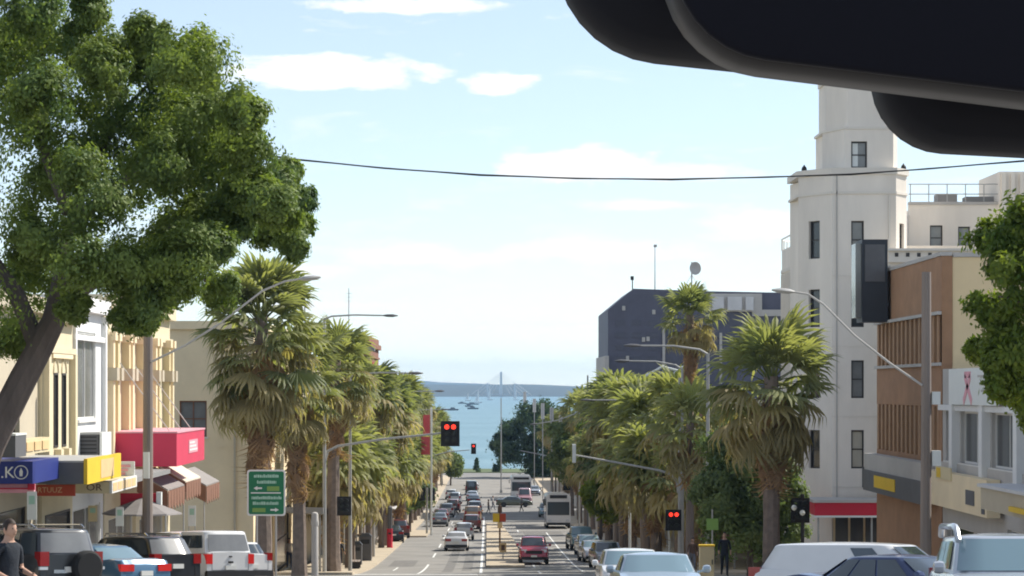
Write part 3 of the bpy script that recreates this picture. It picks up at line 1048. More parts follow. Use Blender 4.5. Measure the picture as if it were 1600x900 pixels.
for p in arc[:-2:1]:
    MB().tube([(p[0], p[1], ztop), (p[0], p[1], ztop + .62)], .04, 5).build('baluster', K['sign_white'], tw)
# upper storey to the right of the tower
sw = south(23.4, 142.0)
zt2 = zat(320, 142)
wops = [(xat(1453, 142) - 23.4, xat(1473, 142) - 23.4, zat(391, 142), zat(352, 142)), (xat(1497, 142) - 23.4, xat(1516, 142) - 23.4, zat(391, 142), zat(354, 142)),
        (xat(1535, 142) - 23.4, xat(1553, 142) - 23.4, zat(391, 142), zat(354, 142))]
mb = MB()
pierced(mb, sw, 8.4, 20, zt2, wops, .35)
mb.build('upper_wall', K['tower'], tw)
for o in wops:
    window(tw, sw, o, 'frame_dark', 'glass_lit', (0, 1), False, .3, .07)
MB().prism([(22.05, 139.0), (23.39, 142.002), (23.39, 142.4), (22.05, 142.4)], 20, zt2 - .6).build('upper_wall', K['tower'], tw)
MB().box(23.4, 33, 142.4, 152, zb, zt2 - .3).build('rear_block', K['tower'], tw)
trimbox(tw, sw, 'parapet_coping', 'grey_wall', 0, 8.4, zt2 + .002, zt2 + .16, -.4, .08)
for k in range(9):
    u = .1 + k * 1.02
    MB().tube([sw.p(u, zt2 + .16, -.1), sw.p(u, zt2 + 1.15, -.1)], .03, 5).build('baluster', K['galv'], tw)
for zz in (.6, 1.15):
    MB().tube([sw.p(0, zt2 + zz, -.1), sw.p(8.3, zt2 + zz, -.1)], .03, 5).build('railing', K['galv'], tw)
mb = MB()
for k, (u, w, h) in enumerate([(1.8, 1.1, .7), (3.4, 2.2, .55), (6.0, 2.0, .75)]):
    sw.box(mb, u, u + w, zt2 - .3, zt2 + h, -2.4, -1.2)
mb.build('roof_plant', K['roof'], tw)
mb = MB()
sx = south(28.35, 141.6)
sx.box(mb, 0, 5, 20, zat(268, 141.6), -6, 0)
mb.build('stair_block', K['tower'], tw)
for k in range(5):
    trimbox(tw, sx, 'fin', 'tower_trim', .1 + k * .5, .32 + k * .5, 24, zat(272, 141.6), .003, .18)
# white balcony balustrade in front of the upper storey
zbz = zat(388, 131)
MB().box(20.6, 26.0, 131.2, 131.5, zbz - .7, zbz - .12).build('balcony_parapet', K['tower'], tw)
MB().box(20.5, 26.1, 131.0, 131.6, zbz - .12, zbz).build('balcony_coping', K['tower_trim'], tw)
for k in range(9):
    MB().box(20.9 + k * .57, 21.08 + k * .57, 131.18, 131.199, zbz - .42, zbz - .22).build('vent_hole', K['frame_dark'], tw)
MB().box(20.6, 26, 131.5, 134, zb, zbz - .6).build('balcony_block', K['tower'], tw)
ra = thing('red_awning', 'deep red shop awning at the foot of the white tower', 'awning')
MB().box(16.6, 22.4, 129.6, 132.8, 13.6, 14.25).build('fascia', K['sign_red'], ra)
MB().box(16.5, 22.5, 129.5, 132.85, 14.252, 14.4).build('awning_top', K['grey_wall'], ra)
MB().box(16.55, 22.45, 129.55, 129.6, 13.5, 13.6).build('lower_edge', K['sign_white'], ra)
for x in (16.8, 19.5, 22.2):
    MB().tube([(x, 129.8, gz(129.8)), (x, 129.8, 13.6)], .05, 6).build('post', K['galv'], ra)
sf = thing('tower_shopfront', 'dark glazed shopfront under the red awning', 'shopfront')
MB().box(17.95, 21.2, 132.8, 132.97, gz(133) + .2, 13.4).build('window_wall', K['glass'], sf)
for k in range(5):
    MB().box(17.95 + k * .78, 18.05 + k * .78, 132.72, 132.79, gz(133) + .1, 13.4).build('mullion', K['sign_cream'], sf)
nb = thing('notice_box', 'black round-ended bracket sign on the white tower wall', 'sign')
MB().lathe([(.02, -.06), (.36, -.05), (.36, .05), (.02, .06)], (22.05, 132.6, 16.2), 14, 'x').build('sign_disc', K['black_metal'], nb, smooth=True)
MB().bar((22.05, 132.6, 16.2), (22.05, 134.0, 16.2), .05).build('bracket', K['black_metal'], nb)

# tall dark sign on the corner of the brown brick block
ds = thing('projecting_sign', 'tall dark blank projecting sign box on the brown brick block', 'sign')
X0, X1 = xat(1347, 108), xat(1387, 108)
MB().box(X0, X1, 108, 109.6, zat(503, 108), zat(374, 108)).build('sign_box', K['sign_dark'], ds)
MB().box(X0 + .12, X1 - .12, 107.96, 107.999, zat(440, 108), zat(382, 108)).build('sign_face', K['sign_grey'], ds)
MB().box(X0 - .25, X0 - .003, 108.2, 109.4, zat(496, 108), zat(380, 108)).build('light_panel', K['glass_lit'], ds)
for z in (23.6, 25.2):
    MB().bar((X1, 108.8, z), (RX + .1, 108.8, z), .1).build('bracket', K['galv'], ds)

# --- right, further down
db = thing('dark_office_block', 'dark blue-black office block with a cut-off corner beyond the palms', 'building')
Yd = 300.0
dx = lambda px: xat(px, Yd)
dz = lambda py: zat(py, Yd)
prof = [(dx(950), gz(300) - 1), (dx(950), dz(484)), (dx(990), dz(451)), (dx(1108), dz(455)), (dx(1260), dz(458)), (dx(1260), gz(300) - 1)]
dops = []
fsd = south(dx(950), Yd)
MB().prism(prof, Yd + .02, Yd + 26, 'y').build('wall', K['dark_build'], db)
MB().box(dx(1108), dx(1190), Yd - .5, Yd + 4, dz(487), dz(459)).build('plant_recess', K['grey_wall'], db)
for (a, b) in ((1112, 1130), (1136, 1158), (1164, 1176)):
    MB().box(dx(a), dx(b), Yd - .95, Yd - .502, dz(485), dz(464)).build('plant_unit', K['roof_white'], db)
MB().box(dx(1175), dx(1260), Yd - .4, Yd - .0, dz(494), dz(484)).build('ledge', K['grey_wall'], db)
MB().box(dx(1035), dx(1039), Yd - .3, Yd + .01, dz(600), dz(507)).build('light_mullion', K['grey_wall'], db)
MB().box(dx(1124), dx(1128), Yd - .3, Yd + .01, dz(600), dz(520)).build('light_mullion', K['grey_wall'], db)
for r_ in range(6):
    for c_ in range(9):
        px = 962 + c_ * 25
        py = 500 + r_ * 19
        MB().box(dx(px), dx(px + 15), Yd - .05, Yd + .018, dz(py + 9), dz(py)).build('window', K['dark_glass_far'], db)
for px, py in ((972, 478), (1019, 484), (978, 556), (1003, 527), (1010, 526)):
    MB().box(dx(px), dx(px + 5), Yd - .12, Yd - .06, dz(py + 7), dz(py)).build('pale_window', K['grey_wall'], db)  # small panes in the paler wall grey
MB().box(dx(945), dx(951), Yd - .6, Yd + 24, gz(300), dz(556)).build('side_fin', K['grey_wall'], db)
at_ = thing('roof_antenna', 'thin whip antenna on the dark office block', 'antenna')
MB().tube([(dx(1026), Yd + 3, dz(452)), (dx(1026), Yd + 3, dz(380))], [.07, .04], 5).build('mast', K['galv'], at_)
MB().box(dx(1024), dx(1029), Yd + 2.9, Yd + 3.1, dz(384), dz(380)).build('tip', K['galv'], at_)
dd = thing('satellite_dish', 'oval dish on a mast on the roof of the dark office block', 'dish')
MB().tube([(dx(1083), Yd + 2, dz(456)), (dx(1083), Yd + 2, dz(408))], .08, 6).build('mast', K['galv'], dd)
mb = MB()
mb.lathe([(.02, -.2), (.4, -.14), (.66, -.02), (.78, .1), (.75, .12), (.62, .02), (.02, -.12)], (0, 0, 0), 18, 'x')
mb.xf(Matrix.Translation((dx(1088), Yd + 2, dz(418))) @ Euler((0, 0, R(-65))).to_matrix().to_4x4())
mb.build('dish', K['grey_wall'], dd, smooth=True)
for px in (1066, 1100):
    MB().tube([(dx(px), Yd + 2, dz(457)), (dx(1083), Yd + 2, dz(428))], .025, 4).build('stay_wire', K['galv'], dd)
fl = thing('roof_camera', 'small camera on a post at the corner of the dark office roof', 'camera')
MB().tube([(dx(989), Yd + 1, dz(452)), (dx(989), Yd + 1, dz(432))], .07, 5).build('post', K['black_metal'], fl)
MB().box(dx(986), dx(991), Yd + .8, Yd + 1.2, dz(437), dz(431)).build('camera_body', K['black_metal'], fl)

rowR = [(149, 176, 20.4, 'grey_wall', 'grey shop building behind the right-hand palms just past the tower'),
        (177, 205, 19.2, 'buff', 'buff shop building behind the right-hand palms'),
        (206, 240, 18.6, 'red_brick', 'red brick shop building behind the right-hand palms'),
        (241, 296, 18.0, 'cream2', 'cream shop building below the dark office block'),
        (338, 400, 15.5, 'grey_wall', 'grey low building on the right below the second cross street'),
        (401, 470, 14.5, 'buff', 'buff low building on the right nearest the bay')]
for i, (a, b, zt, w, lab) in enumerate(rowR):
    ops = []
    u = 2.0
    while u + 2 < b - a:
        zf = gz((a + b) / 2)
        ops.append((u, u + 1.6, zf + 5.6, zf + 7.6))
        u += 4.4
    mkbuilding('shop_building', lab, 'W', 19.6, 38, a, b, zt, w, ops, frame='frame_dark')
for i, (a, b) in enumerate([(148, 176), (177, 205), (206, 240), (241, 296)]):
    v = thing('verandah', '%s shop verandah along the right footpath, counted from the tower' % ORD[i], 'verandah', group='verandahs on the right')
    mb = MB()
    for y0, y1 in zip(span(a, b, 6)[:-1], span(a, b, 6)[1:]):
        mb.hexa([(19.58, y0, gz(y0) + 3.5), (14.2, y0, gz(y0) + 3.3), (14.2, y1, gz(y1) + 3.3), (19.58, y1, gz(y1) + 3.5)],
                [(19.58, y0, gz(y0) + 3.7), (14.2, y0, gz(y0) + 3.7), (14.2, y1, gz(y1) + 3.7), (19.58, y1, gz(y1) + 3.7)])
    mb.build('verandah_roof', K['sign_grey'], v)
    for y in span(a + 1, b - 1, 6.5):
        MB().tube([(14.4, y, gz(y) + .1), (14.4, y, gz(y) + 3.32)], .07, 6).build('post', K['galv'], v)

# ------------------------------------------------------------------ fan palms
def frond_geo(nseg=15, r=1.0, pet=0.9, droop=0.4, spread=105, seed=0, split=0.5, curl=0.25):
    q = random.Random(seed)
    vs, fs = [], []
    # petiole
    pts = [Vector((0, 0, 0)), Vector((0, pet * .5, 0.03)), Vector((0, pet, 0))]
    for i, p in enumerate(pts):
        w = .035 - .008 * i
        vs += [(p.x - w, p.y, p.z), (p.x + w, p.y, p.z), (p.x, p.y, p.z - w)]
    for i in range(2):
        for k in range(3):
            fs.append((3 * i + k, 3 * i + (k + 1) % 3, 3 * i + 3 + (k + 1) % 3, 3 * i + 3 + k))
    hub = len(vs)
    vs.append((0, pet, 0))
    da = 2 * spread / nseg
    for k in range(nseg):
        a = -spread + da * (k + .5)
        rr = r * (1 - .22 * (abs(a) / spread) ** 2) * q.uniform(.88, 1.06)
        sd = droop * (0.4 + .8 * (abs(a) / spread) ** 1.5)

        def P(ang, rad, z):
            return (rad * math.sin(R(ang)), pet + rad * math.cos(R(ang)), z)
        m = split * rr
        zc = -sd * .25 * rr
        b = len(vs)
        jt = q.uniform(-4, 4)
        vs += [P(a - da * .52, m, zc - .03 * r), P(a, m, zc + .04 * r), P(a + da * .52, m, zc - .03 * r),
               P(a - da * .2 + jt, .8 * rr, zc - sd * .42 * rr), P(a + da * .2 + jt, .8 * rr, zc - sd * .42 * rr),
               P(a + jt * 1.4, rr * (1 - curl * sd * .5), zc - sd * 1.15 * rr)]
        fs += [(hub, b, b + 1), (hub, b + 1, b + 2), (b, b + 3, b + 1), (b + 1, b + 3, b + 4), (b + 1, b + 4, b + 2), (b + 3, b + 5, b + 4)]
    return vs, fs


def frond_mesh(name, **kw):
    vs, fs = frond_geo(**kw)
    me = bpy.data.meshes.new(name)
    me.from_pydata(vs, [], fs)
    return me


FR = [frond_mesh('frond', seed=i, r=1.0 + .1 * i, pet=.95 + .12 * i, droop=.35 + .1 * i) for i in range(3)]
FR_OLD = [frond_mesh('frond', seed=10 + i, r=1.1, pet=1.0, droop=.8 + .2 * i, spread=95, curl=.4) for i in range(2)]
FR_DEAD = [frond_mesh('dead_frond', seed=20 + i, r=.9, pet=.7, droop=.9 + .4 * i, spread=50, nseg=9, curl=.5) for i in range(2)]
for me in FR:
    me.materials.append(K['palm_leaf'])
for me in FR_OLD:
    me.materials.append(K['palm_old'])
for me in FR_DEAD:
    me.materials.append(K['palm_dead'])


def aim(p, d, s, roll=0.0):
    """Matrix with local Y along d and local Z as far up as it goes."""
    d = Vector(d).normalized()
    x = d.cross(Vector((0, 0, 1)))
    if x.length < 1e-3:
        x = Vector((1, 0, 0))
    x.normalize()
    z = x.cross(d)
    M = Matrix(((x.x, d.x, z.x, p[0]), (x.y, d.y, z.y, p[1]), (x.z, d.z, z.z, p[2]), (0, 0, 0, 1)))
    return M @ Matrix.Rotation(roll, 4, 'Y') @ Matrix.Diagonal((s, s, s, 1))


def frond_places(q, n, nd, rad, skirt, tr, deep=1.5):
    """(kind, matrix) for the live and dead leaves of one crown, origin at the growing tip."""
    out = []
    unit = rad / 2.05
    for i in range(n):
        t = (i + .5) / n
        e = R(86 - 140 * t ** 0.85 + q.uniform(-12, 12))
        az = i * 2.39996 + q.uniform(-.35, .35)
        d = (math.cos(e) * math.cos(az), math.cos(e) * math.sin(az), math.sin(e))
        p = (math.cos(az) * tr * .6, math.sin(az) * tr * .6, -deep * max(0.0, t - .25) ** 1.2 * unit)
        out.append((0 if t + q.uniform(-.2, .2) < .66 else 1, aim(p, d, unit * q.uniform(.82, 1.1), q.uniform(-.35, .35))))
    for i in range(nd):
        t = (i + .5) / nd
        e = R(-52 - 33 * t ** .6 + q.uniform(-7, 7))
        az = i * 2.39996 + q.uniform(-.3, .3)
        d = (math.cos(e) * math.cos(az), math.cos(e) * math.sin(az), math.sin(e))
        p = (math.cos(az) * tr, math.sin(az) * tr, -.24 * deep * unit - (skirt + .2 * deep) * t)
        out.append((2, aim(p, d, unit * q.uniform(.7, 1.0), q.uniform(-.5, .5))))
    return out


def palm_trunk(h, r0, r1, seed, lean):
    q = random.Random(seed)
    pts, rs = [], []
    n = 14
    for i in range(n + 1):
        t = i / n
        pts.append((lean[0] * t * t, lean[1] * t * t, h * t - .2 * (i == 0)))
        rs.append((r0 + (r1 - r0) * min(1, t * 1.3)) * (1.25 if i == 0 else 1) * q.uniform(.95, 1.05))
    return MB().tube(pts, rs, 9)


def palm(label, px, Y, py, rad, nf, nd, skirt, r0=.34, r1=.27, seed=1, group='fan palms', lean=(0, 0), deep=1.5):
    """px: where the trunk stands, py: height of the growing tip in the view at distance Y."""
    x = xat(px, Y)
    zt = zat(py, Y)
    z0 = gz(Y) + .1
    q = random.Random(seed)
    t = thing('fan_palm', label, 'palm tree', (x, Y, z0), q.uniform(0, 6), group)
    palm_trunk(zt - z0, r0, r1, seed, lean).build('trunk', K['palm_trunk'], t, smooth=True)
    top = Matrix.Translation((lean[0], lean[1], zt - z0))
    for kind, M in frond_places(q, nf, nd, rad, skirt, r1, deep):
        me = (FR[q.randrange(3)], FR_OLD[q.randrange(2)], FR_DEAD[q.randrange(2)])[kind]
        o = bpy.data.objects.new('dead_frond' if kind == 2 else 'frond', me)
        COL.objects.link(o)
        o.parent = t
        o.matrix_local = top @ M
    return t


def crown_meshes(seed, rad, nf, nd, skirt, nseg=9):
    q = random.Random(seed)
    live, dead, old = MB(), MB(), MB()
    geos = [frond_geo(nseg=nseg, r=1.0 + .1 * i, pet=.95, droop=.4 + .12 * i, seed=i) for i in range(3)]
    olds = [frond_geo(nseg=nseg, r=1.1, pet=1.0, droop=.9, spread=95, seed=5)]
    deads = [frond_geo(nseg=6, r=.9, pet=.7, droop=1.0, spread=50, seed=9)]
    for kind, M in frond_places(q, nf, nd, rad, skirt, .27):
        vs, fs = (geos[q.randrange(3)], olds[0], deads[0])[kind]
        (live, old, dead)[kind].add([M @ Vector(v) for v in vs], fs)
    a = live.mesh('frond_crown', recalc=False)
    a.materials.append(K['palm_leaf'])
    b = dead.mesh('dead_skirt', recalc=False)
    b.materials.append(K['palm_dead'])
    c = old.mesh('ageing_fronds', recalc=False)
    c.materials.append(K['palm_old'])
    return a, b, c


CROWNS = [crown_meshes(40 + i, 2.1 + .12 * i, 44 + 7 * i, 20 + 9 * ((i * 2) % 5), 1.2 + .7 * ((i * 3) % 5)) for i in range(7)]
TRUNK_UNIT = palm_trunk(1.0, .24, .20, 3, (0, 0)).mesh('trunk', smooth=True)
TRUNK_UNIT.materials.append(K['palm_trunk'])


def far_palm(label, x, Y, h, s=1.0, seed=1, group='fan palms in the street rows'):
    q = random.Random(seed)
    t = thing('fan_palm', label, 'palm tree', (x, Y, gz(Y) + .1), q.uniform(0, 6), group)
    t.rotation_euler = (R(q.uniform(-2.2, 2.2)), R(q.uniform(-2.2, 2.2)), q.uniform(0, 6))
    tr = link('trunk', TRUNK_UNIT, None, t)
    tr.scale = (1, 1, h)
    c, d, e_ = CROWNS[seed % 7]
    for nm, me in (('frond_crown', c), ('dead_skirt', d), ('ageing_fronds', e_)):
        o = link(nm, me, None, t)
        o.location = (0, 0, h)
        o.scale = (s, s, s)
    return t


# near palms, leaf by leaf
palm('huge shaggy fan palm with drooping leaves behind the green road sign', 412, 117, 494, 2.9, 108, 120, 5.0, .40, .30, 11, lean=(.15, 0), deep=3.4)
palm('fan palm with a long brown skirt just right of the road sign', 468, 127, 575, 2.5, 66, 50, 4.2, .36, .27, 13, lean=(-.2, .1), deep=2.6)
palm('fan palm beside the tall white light pole on the left', 520, 139, 560, 2.3, 62, 44, 3.2, .42, .27, 14, lean=(.2, 0), deep=2.6)
palm('large broad fan palm standing in front of the white tower', 1205, 101, 588, 2.75, 66, 56, 2.4, .36, .29, 21)
palm('tall slim fan palm with a small crown in front of the dark office block', 1078, 147, 492, 1.85, 46, 60, 2.4, .26, .22, 22)

i = 0
rowl = [(-8.2, 152, 13.0), (-9.2, 163, 12.0), (-8.0, 173, 12.6), (-9.0, 184, 13.0), (-8.1, 196, 13.2), (-8.8, 208, 13.4), (-8.2, 221, 13.0), (-7.6, 236, 13.2),
        (-8.6, 252, 13.8), (-8.0, 270, 13.6), (-8.4, 290, 13.5), (-8.0, 312, 13.8), (-8.2, 342, 13.2), (-8.0, 372, 13.0), (-8.0, 405, 12.2), (-7.8, 440, 11.4)]
for i, (x, Y, h) in enumerate(rowl):
    far_palm('%s fan palm past the white light pole in the left row' % ORD[i], x, Y, h * rnd.uniform(.86, 1.04) - .6, rnd.uniform(.8, 1.25), 100 + i)
lowl = [(-8.9, 147, 6.6), (-8.3, 157, 6.2), (-9.2, 166, 7.4), (-8.2, 178, 6.4), (-8.7, 190, 7.6), (-8.0, 201, 6.6), (-8.6, 214, 7.4), (-8.0, 228, 7.0), (-8.2, 246, 7.2), (-8.4, 262, 8.0), (-7.9, 281, 7.0), (-8.0, 300, 8.0), (-8.2, 328, 7.6), (-7.9, 356, 7.6), (-8.0, 390, 7.2)]
for i, (x, Y, h) in enumerate(lowl):
    far_palm('%s of the shorter fan palms between the tall ones in the left row' % ORD[i], x, Y, h, rnd.uniform(1.0, 1.25), 200 + i, 'shorter fan palms in the left row')
lowr = [(11.6, 147, 5.8), (10.2, 156, 6.6), (11.2, 168, 6.2), (10.4, 182, 7.0), (10.8, 197, 6.4), (10.1, 214, 7.2), (10.6, 234, 6.8), (10.0, 258, 7.4), (10.2, 284, 7.0), (10.0, 320, 7.4)]
for i, (x, Y, h) in enumerate(lowr):
    far_palm('%s of the shorter fan palms between the tall ones in the right row' % ORD[i], x, Y, h, rnd.uniform(1.0, 1.25), 400 + i, 'shorter fan palms in the right row')
rowr = [(10.6, 134, 8.6), (11.2, 150, 10.4), (10.2, 163, 10.6), (10.8, 176, 11.2), (10.0, 190, 11.6), (10.4, 206, 11.6), (9.9, 224, 11.8), (10.2, 246, 11.8), (9.8, 270, 12.0), (10.0, 300, 12.0), (9.8, 345, 11.8), (9.8, 385, 11.5)]
for i, (x, Y, h) in enumerate(rowr):
    far_palm('%s fan palm past the broad one in the right-hand row' % ORD[i], x, Y, h * rnd.uniform(.86, 1.06) - .6, rnd.uniform(.85, 1.25), 301 + i)


# ------------------------------------------------------------------ broad-leaved trees
def leaf_mesh(name, lobes, seed, sub=15, per=80, size=(.12, .2), hang=.5, fill=.34):
    """lobes: (centre, radius). Leaves sit in small clumps through and over each lobe."""
    rs = np.random.RandomState(seed)
    V = []
    for c, r in lobes:
        n = max(4, int(sub * rs.uniform(.8, 1.2)))
        d = rs.normal(size=(n, 3))
        d /= np.linalg.norm(d, axis=1)[:, None]
        rad = r * rs.uniform(.25, 1.22, n) ** .6
        cc = np.array(c) + d * rad[:, None] * np.array([1, 1, .9])
        for k in range(n):
            m = int(per * rs.uniform(.6, 1.4))
            rr = r * fill * rs.uniform(.7, 1.25)
            p = cc[k] + rs.normal(size=(m, 3)) * rr * np.array([.55, .55, .5])
            p[:, 2] -= np.abs(rs.normal(size=m)) * rr * .25
            nn = (p - np.array(c)) / r + rs.normal(size=(m, 3)) * .42     # leaves face outwards from the bough, roughly
            nn[:, 2] += .25
            nn /= np.linalg.norm(nn, axis=1)[:, None]
            a = rs.normal(size=(m, 3))
            a[:, 2] -= hang * 1.5
            a -= nn * (a * nn).sum(1)[:, None]
            a /= np.linalg.norm(a, axis=1)[:, None] + 1e-6
            w = np.cross(a, nn)
            s = rs.uniform(size[0], size[1], m)[:, None]
            V.append(np.stack([p, p + a * s * .5 + w * s * .24, p + a * s, p + a * s * .5 - w * s * .24], 1))
    V = np.concatenate(V).reshape(-1, 3)
    n = len(V) // 4
    me = bpy.data.meshes.new(name)
    me.vertices.add(len(V))
    me.vertices.foreach_set('co', V.astype(np.float32).ravel())
    me.loops.add(n * 4)
    me.loops.foreach_set('vertex_index', np.arange(n * 4, dtype=np.int32))
    me.polygons.add(n)
    me.polygons.foreach_set('loop_start', np.arange(0, n * 4, 4, dtype=np.int32))
    me.update(calc_edges=True)
    me.validate()
    return me


def lobes_px(L, Y, depth, seed):
    q = random.Random(seed)
    out = []
    for e in L:
        px, py, r = e[:3]
        dy = e[3] if len(e) > 3 else q.uniform(-depth, depth)
        y = Y + dy
        p = at(px, py, Y)
        out.append(((p.x, y, p.z), r * Y / F))
    return out


def tree(name, label, lobes, limbs, leafm, seed, group=None, **kw):
    bx, by, bz = limbs[0][0][0]
    t = thing(name, label, 'tree', (0, 0, 0), group=group)
    me = leaf_mesh('crown', lobes, seed, **kw)
    link('crown', me, K[leafm], t)
    for k, (pts, rs) in enumerate(limbs):
        MB().tube(pts, rs, 10 if k == 0 else 7).build('trunk' if k == 0 else 'limb', K['bark'], t, smooth=True)
    return t


def path(L, Y):
    return [tuple(at(e[0], e[1], Y) + Vector((0, e[2] if len(e) > 2 else 0, 0))) for e in L]


YT = 60.0
big = [(60, 62, 74), (-60, 80, 110), (135, 60, 48), (120, 140, 70), (215, 75, 40), (262, 85, 55), (325, 120, 52), (368, 175, 42), (215, 165, 66), (30, 170, 75), (100, 225, 60),
       (-50, 220, 100), (290, 195, 62), (395, 235, 40), (425, 285, 30), (345, 270, 52), (452, 335, 34), (463, 385, 22), (470, 355, 22), (190, 265, 62), (280, 300, 55), (170, 335, 56), (40, 320, 66), (-60, 350, 90),
       (240, 400, 62), (300, 405, 50), (150, 420, 45), (30, 420, 52), (-30, 470, 80), (225, 468, 42), (320, 440, 30), (180, 485, 26), (130, 480, 22), (410, 345, 30), (375, 320, 36), (20, 520, 40), (345, 395, 32), (205, 500, 22), (300, 350, 45), (250, 350, 45), (330, 200, 45), (260, 250, 50), (390, 290, 34), (140, 270, 40), (80, 380, 40), (210, 425, 40), (275, 455, 34), (350, 350, 34), (430, 320, 26), (300, 150, 40), (170, 110, 34), (70, 22, 46), (0, 28, 56), (135, 22, 34), (-60, 20, 80), (232, 48, 30), (290, 62, 34), (95, 165, 42), (430, 250, 26), (405, 195, 28), (60, 260, 44), (455, 300, 26)]
limbs = [(path([(-80, 900), (-48, 780), (-14, 692), (12, 640), (36, 592), (63, 542), (84, 500), (96, 440)], YT), [.46, .40, .36, .34, .33, .31, .28, .22]),
         (path([(95, 446), (98, 380, .6), (102, 320, 1.4), (125, 230, 2.6), (165, 150, 3.0), (225, 95, 2.6)], YT), [.24, .17, .13, .1, .06, .03]),
         (path([(84, 498), (118, 455, .4), (165, 420, .9), (230, 380, 1.2), (300, 320, 1.4), (380, 260, 1.2)], YT), [.24, .2, .17, .14, .1, .04]),
         (path([(98, 330, .6), (60, 240, 1), (40, 150, 1.2), (60, 60, 1.0)], YT), [.14, .12, .08, .04]),
         (path([(95, 370, .3), (150, 300, 1.2), (220, 240, 2), (300, 180, 2.2), (350, 140, 2.2)], YT), [.15, .12, .1, .07, .03]),
         (path([(60, 545), (20, 460, .5), (-40, 380, 1), (-60, 250, 1)], YT), [.24, .2, .15, .08]),
         (path([(230, 380, 1.2), (330, 350, 1.0), (400, 335, .8), (455, 345, .5)], YT), [.09, .07, .05, .03]),
         (path([(165, 420, .9), (220, 440, 1), (290, 420, 1), (320, 440, 1)], YT), [.08, .06, .05, .02])]
tree('broadleaf_tree', 'huge dark green broad-leaved tree leaning in from the left edge', lobes_px(big, YT, 3.2, 5), limbs, 'leaf_big', 8,
     sub=24, per=190, size=(.08, .16), hang=.6, fill=.36)

YR = 60.0
rt = [(1562, 372, 34), (1545, 470, 24), (1600, 345, 40), (1600, 440, 44), (1555, 420, 20), (1575, 535, 34), (1625, 500, 60), (1598, 600, 38), (1660, 420, 80), (1690, 560, 90), (1550, 560, 20), (1535, 545, 14), (1680, 330, 60), (1620, 640, 30), (1580, 410, 30), (1570, 490, 28), (1600, 545, 34), (1585, 360, 26), (1615, 580, 36), (1560, 600, 22)]
limbs = [(path([(1700, 860), (1695, 740), (1680, 640), (1665, 540), (1650, 460)], YR), [.24, .2, .17, .14, .1]),
         (path([(1665, 540), (1620, 500, -.4), (1580, 470, -.7), (1550, 465, -.8)], YR), [.09, .06, .04, .02]),
         (path([(1680, 640), (1630, 600, .3), (1590, 560, .5), (1560, 545, .5)], YR), [.09, .06, .04, .02]),
         (path([(1650, 460), (1620, 400, .2), (1585, 370, .3)], YR), [.08, .05, .02])]
tree('plane_tree', 'lime green street tree reaching in at the right edge', lobes_px(rt, YR, 1.2, 6), limbs, 'leaf_lime', 9, sub=17, per=105, size=(.12, .22), hang=.3, fill=.40)

YB = 114.0
bt = [(1150, 728, 42), (1200, 765, 46), (1165, 800, 44), (1128, 775, 32), (1225, 805, 28), (1185, 700, 34), (1222, 735, 24), (1145, 690, 26), (1120, 740, 24), (1185, 830, 36), (1235, 770, 20), (1140, 830, 34), (1230, 830, 26), (1120, 690, 28), (1110, 800, 26), (1165, 660, 30), (1215, 690, 26), (1190, 800, 40), (1155, 765, 40), (1100, 760, 22)]
b0 = at(1172, 860, YB)
limbs = [([(b0.x, YB, gz(YB)), (b0.x, YB, gz(YB) + 1.6), (b0.x + .2, YB, gz(YB) + 3.2)], [.16, .13, .08]),
         ([(b0.x, YB, gz(YB) + 1.6), (b0.x - .8, YB - .3, gz(YB) + 3), (b0.x - 1, YB, gz(YB) + 4)], [.09, .06, .03])]
tree('shade_tree', 'dense dark green tree under the broad palm before the white tower', lobes_px(bt, YB, 1.0, 7), limbs, 'leaf_grey', 10, sub=16, per=110, size=(.16, .28), hang=.3, fill=.38)

YD = 488.0
dt = [(810, 690, 26), (792, 705, 20), (835, 668, 30), (862, 650, 26), (822, 645, 20), (782, 690, 13), (850, 705, 34), (885, 680, 34), (800, 670, 16), (840, 730, 22), (880, 725, 30)]
d0 = at(835, 760, YD)
limbs = [([(d0.x, YD, gz(YD)), (d0.x, YD, gz(YD) + 4), (d0.x + .5, YD, gz(YD) + 9)], [.6, .5, .3]),
         ([(d0.x, YD, gz(YD) + 3), (d0.x - 2, YD, gz(YD) + 6), (d0.x - 4, YD, gz(YD) + 7.5)], [.3, .2, .1])]
tree('fig_tree', 'big dark tree overhanging the bay end of the street', lobes_px(dt, YD, 4, 8), limbs, 'leaf_dark', 11, sub=18, per=130, size=(.5, .9), hang=.2, fill=.42)

small = [('round bright green street tree beside the parked teal utility on the right', 938, 196, 782, 24, 'leaf_lime', 4), ('dark bushy street tree on the left footpath near the second crossing', 640, 238, 762, 26, 'leaf_grey', 5),
         ('leafy street tree at the bay end of the left row', 704, 440, 725, 16, 'leaf_grey', 6), ('dark street tree in the right row behind the bus', 905, 270, 700, 40, 'leaf_grey', 12),
         ('green street tree among the right-hand palms above the bus', 955, 215, 700, 42, 'leaf_grey', 13), ('bushy street tree among the right-hand palms by the mast arm', 1030, 158, 715, 44, 'leaf_grey', 14),
         ('leafy tree at the far right of the bay end', 915, 430, 650, 26, 'leaf_grey', 15), ('dark street tree at the bay end before the big dark tree', 868, 400, 690, 26, 'leaf_dark', 16)]
for lab, px, Y, py, r, lm, sd in small:
    q = random.Random(sd)
    L = [(px + q.uniform(-.8, .8) * r, py + q.uniform(-.8, .8) * r, r * q.uniform(.45, .7)) for _ in range(8)]
    x = xat(px, Y)
    h = zat(py, Y) - gz(Y)
    tree('street_tree', lab, lobes_px(L, Y, r * Y / F * .7, sd), [([(x, Y, gz(Y)), (x + .05, Y, gz(Y) + h * .5), (x, Y, gz(Y) + h)], [.16, .12, .06])], lm, sd,
         group='street trees', sub=13, per=75, size=(.2 + Y * .0006, .32 + Y * .0010), hang=.3, fill=.4)

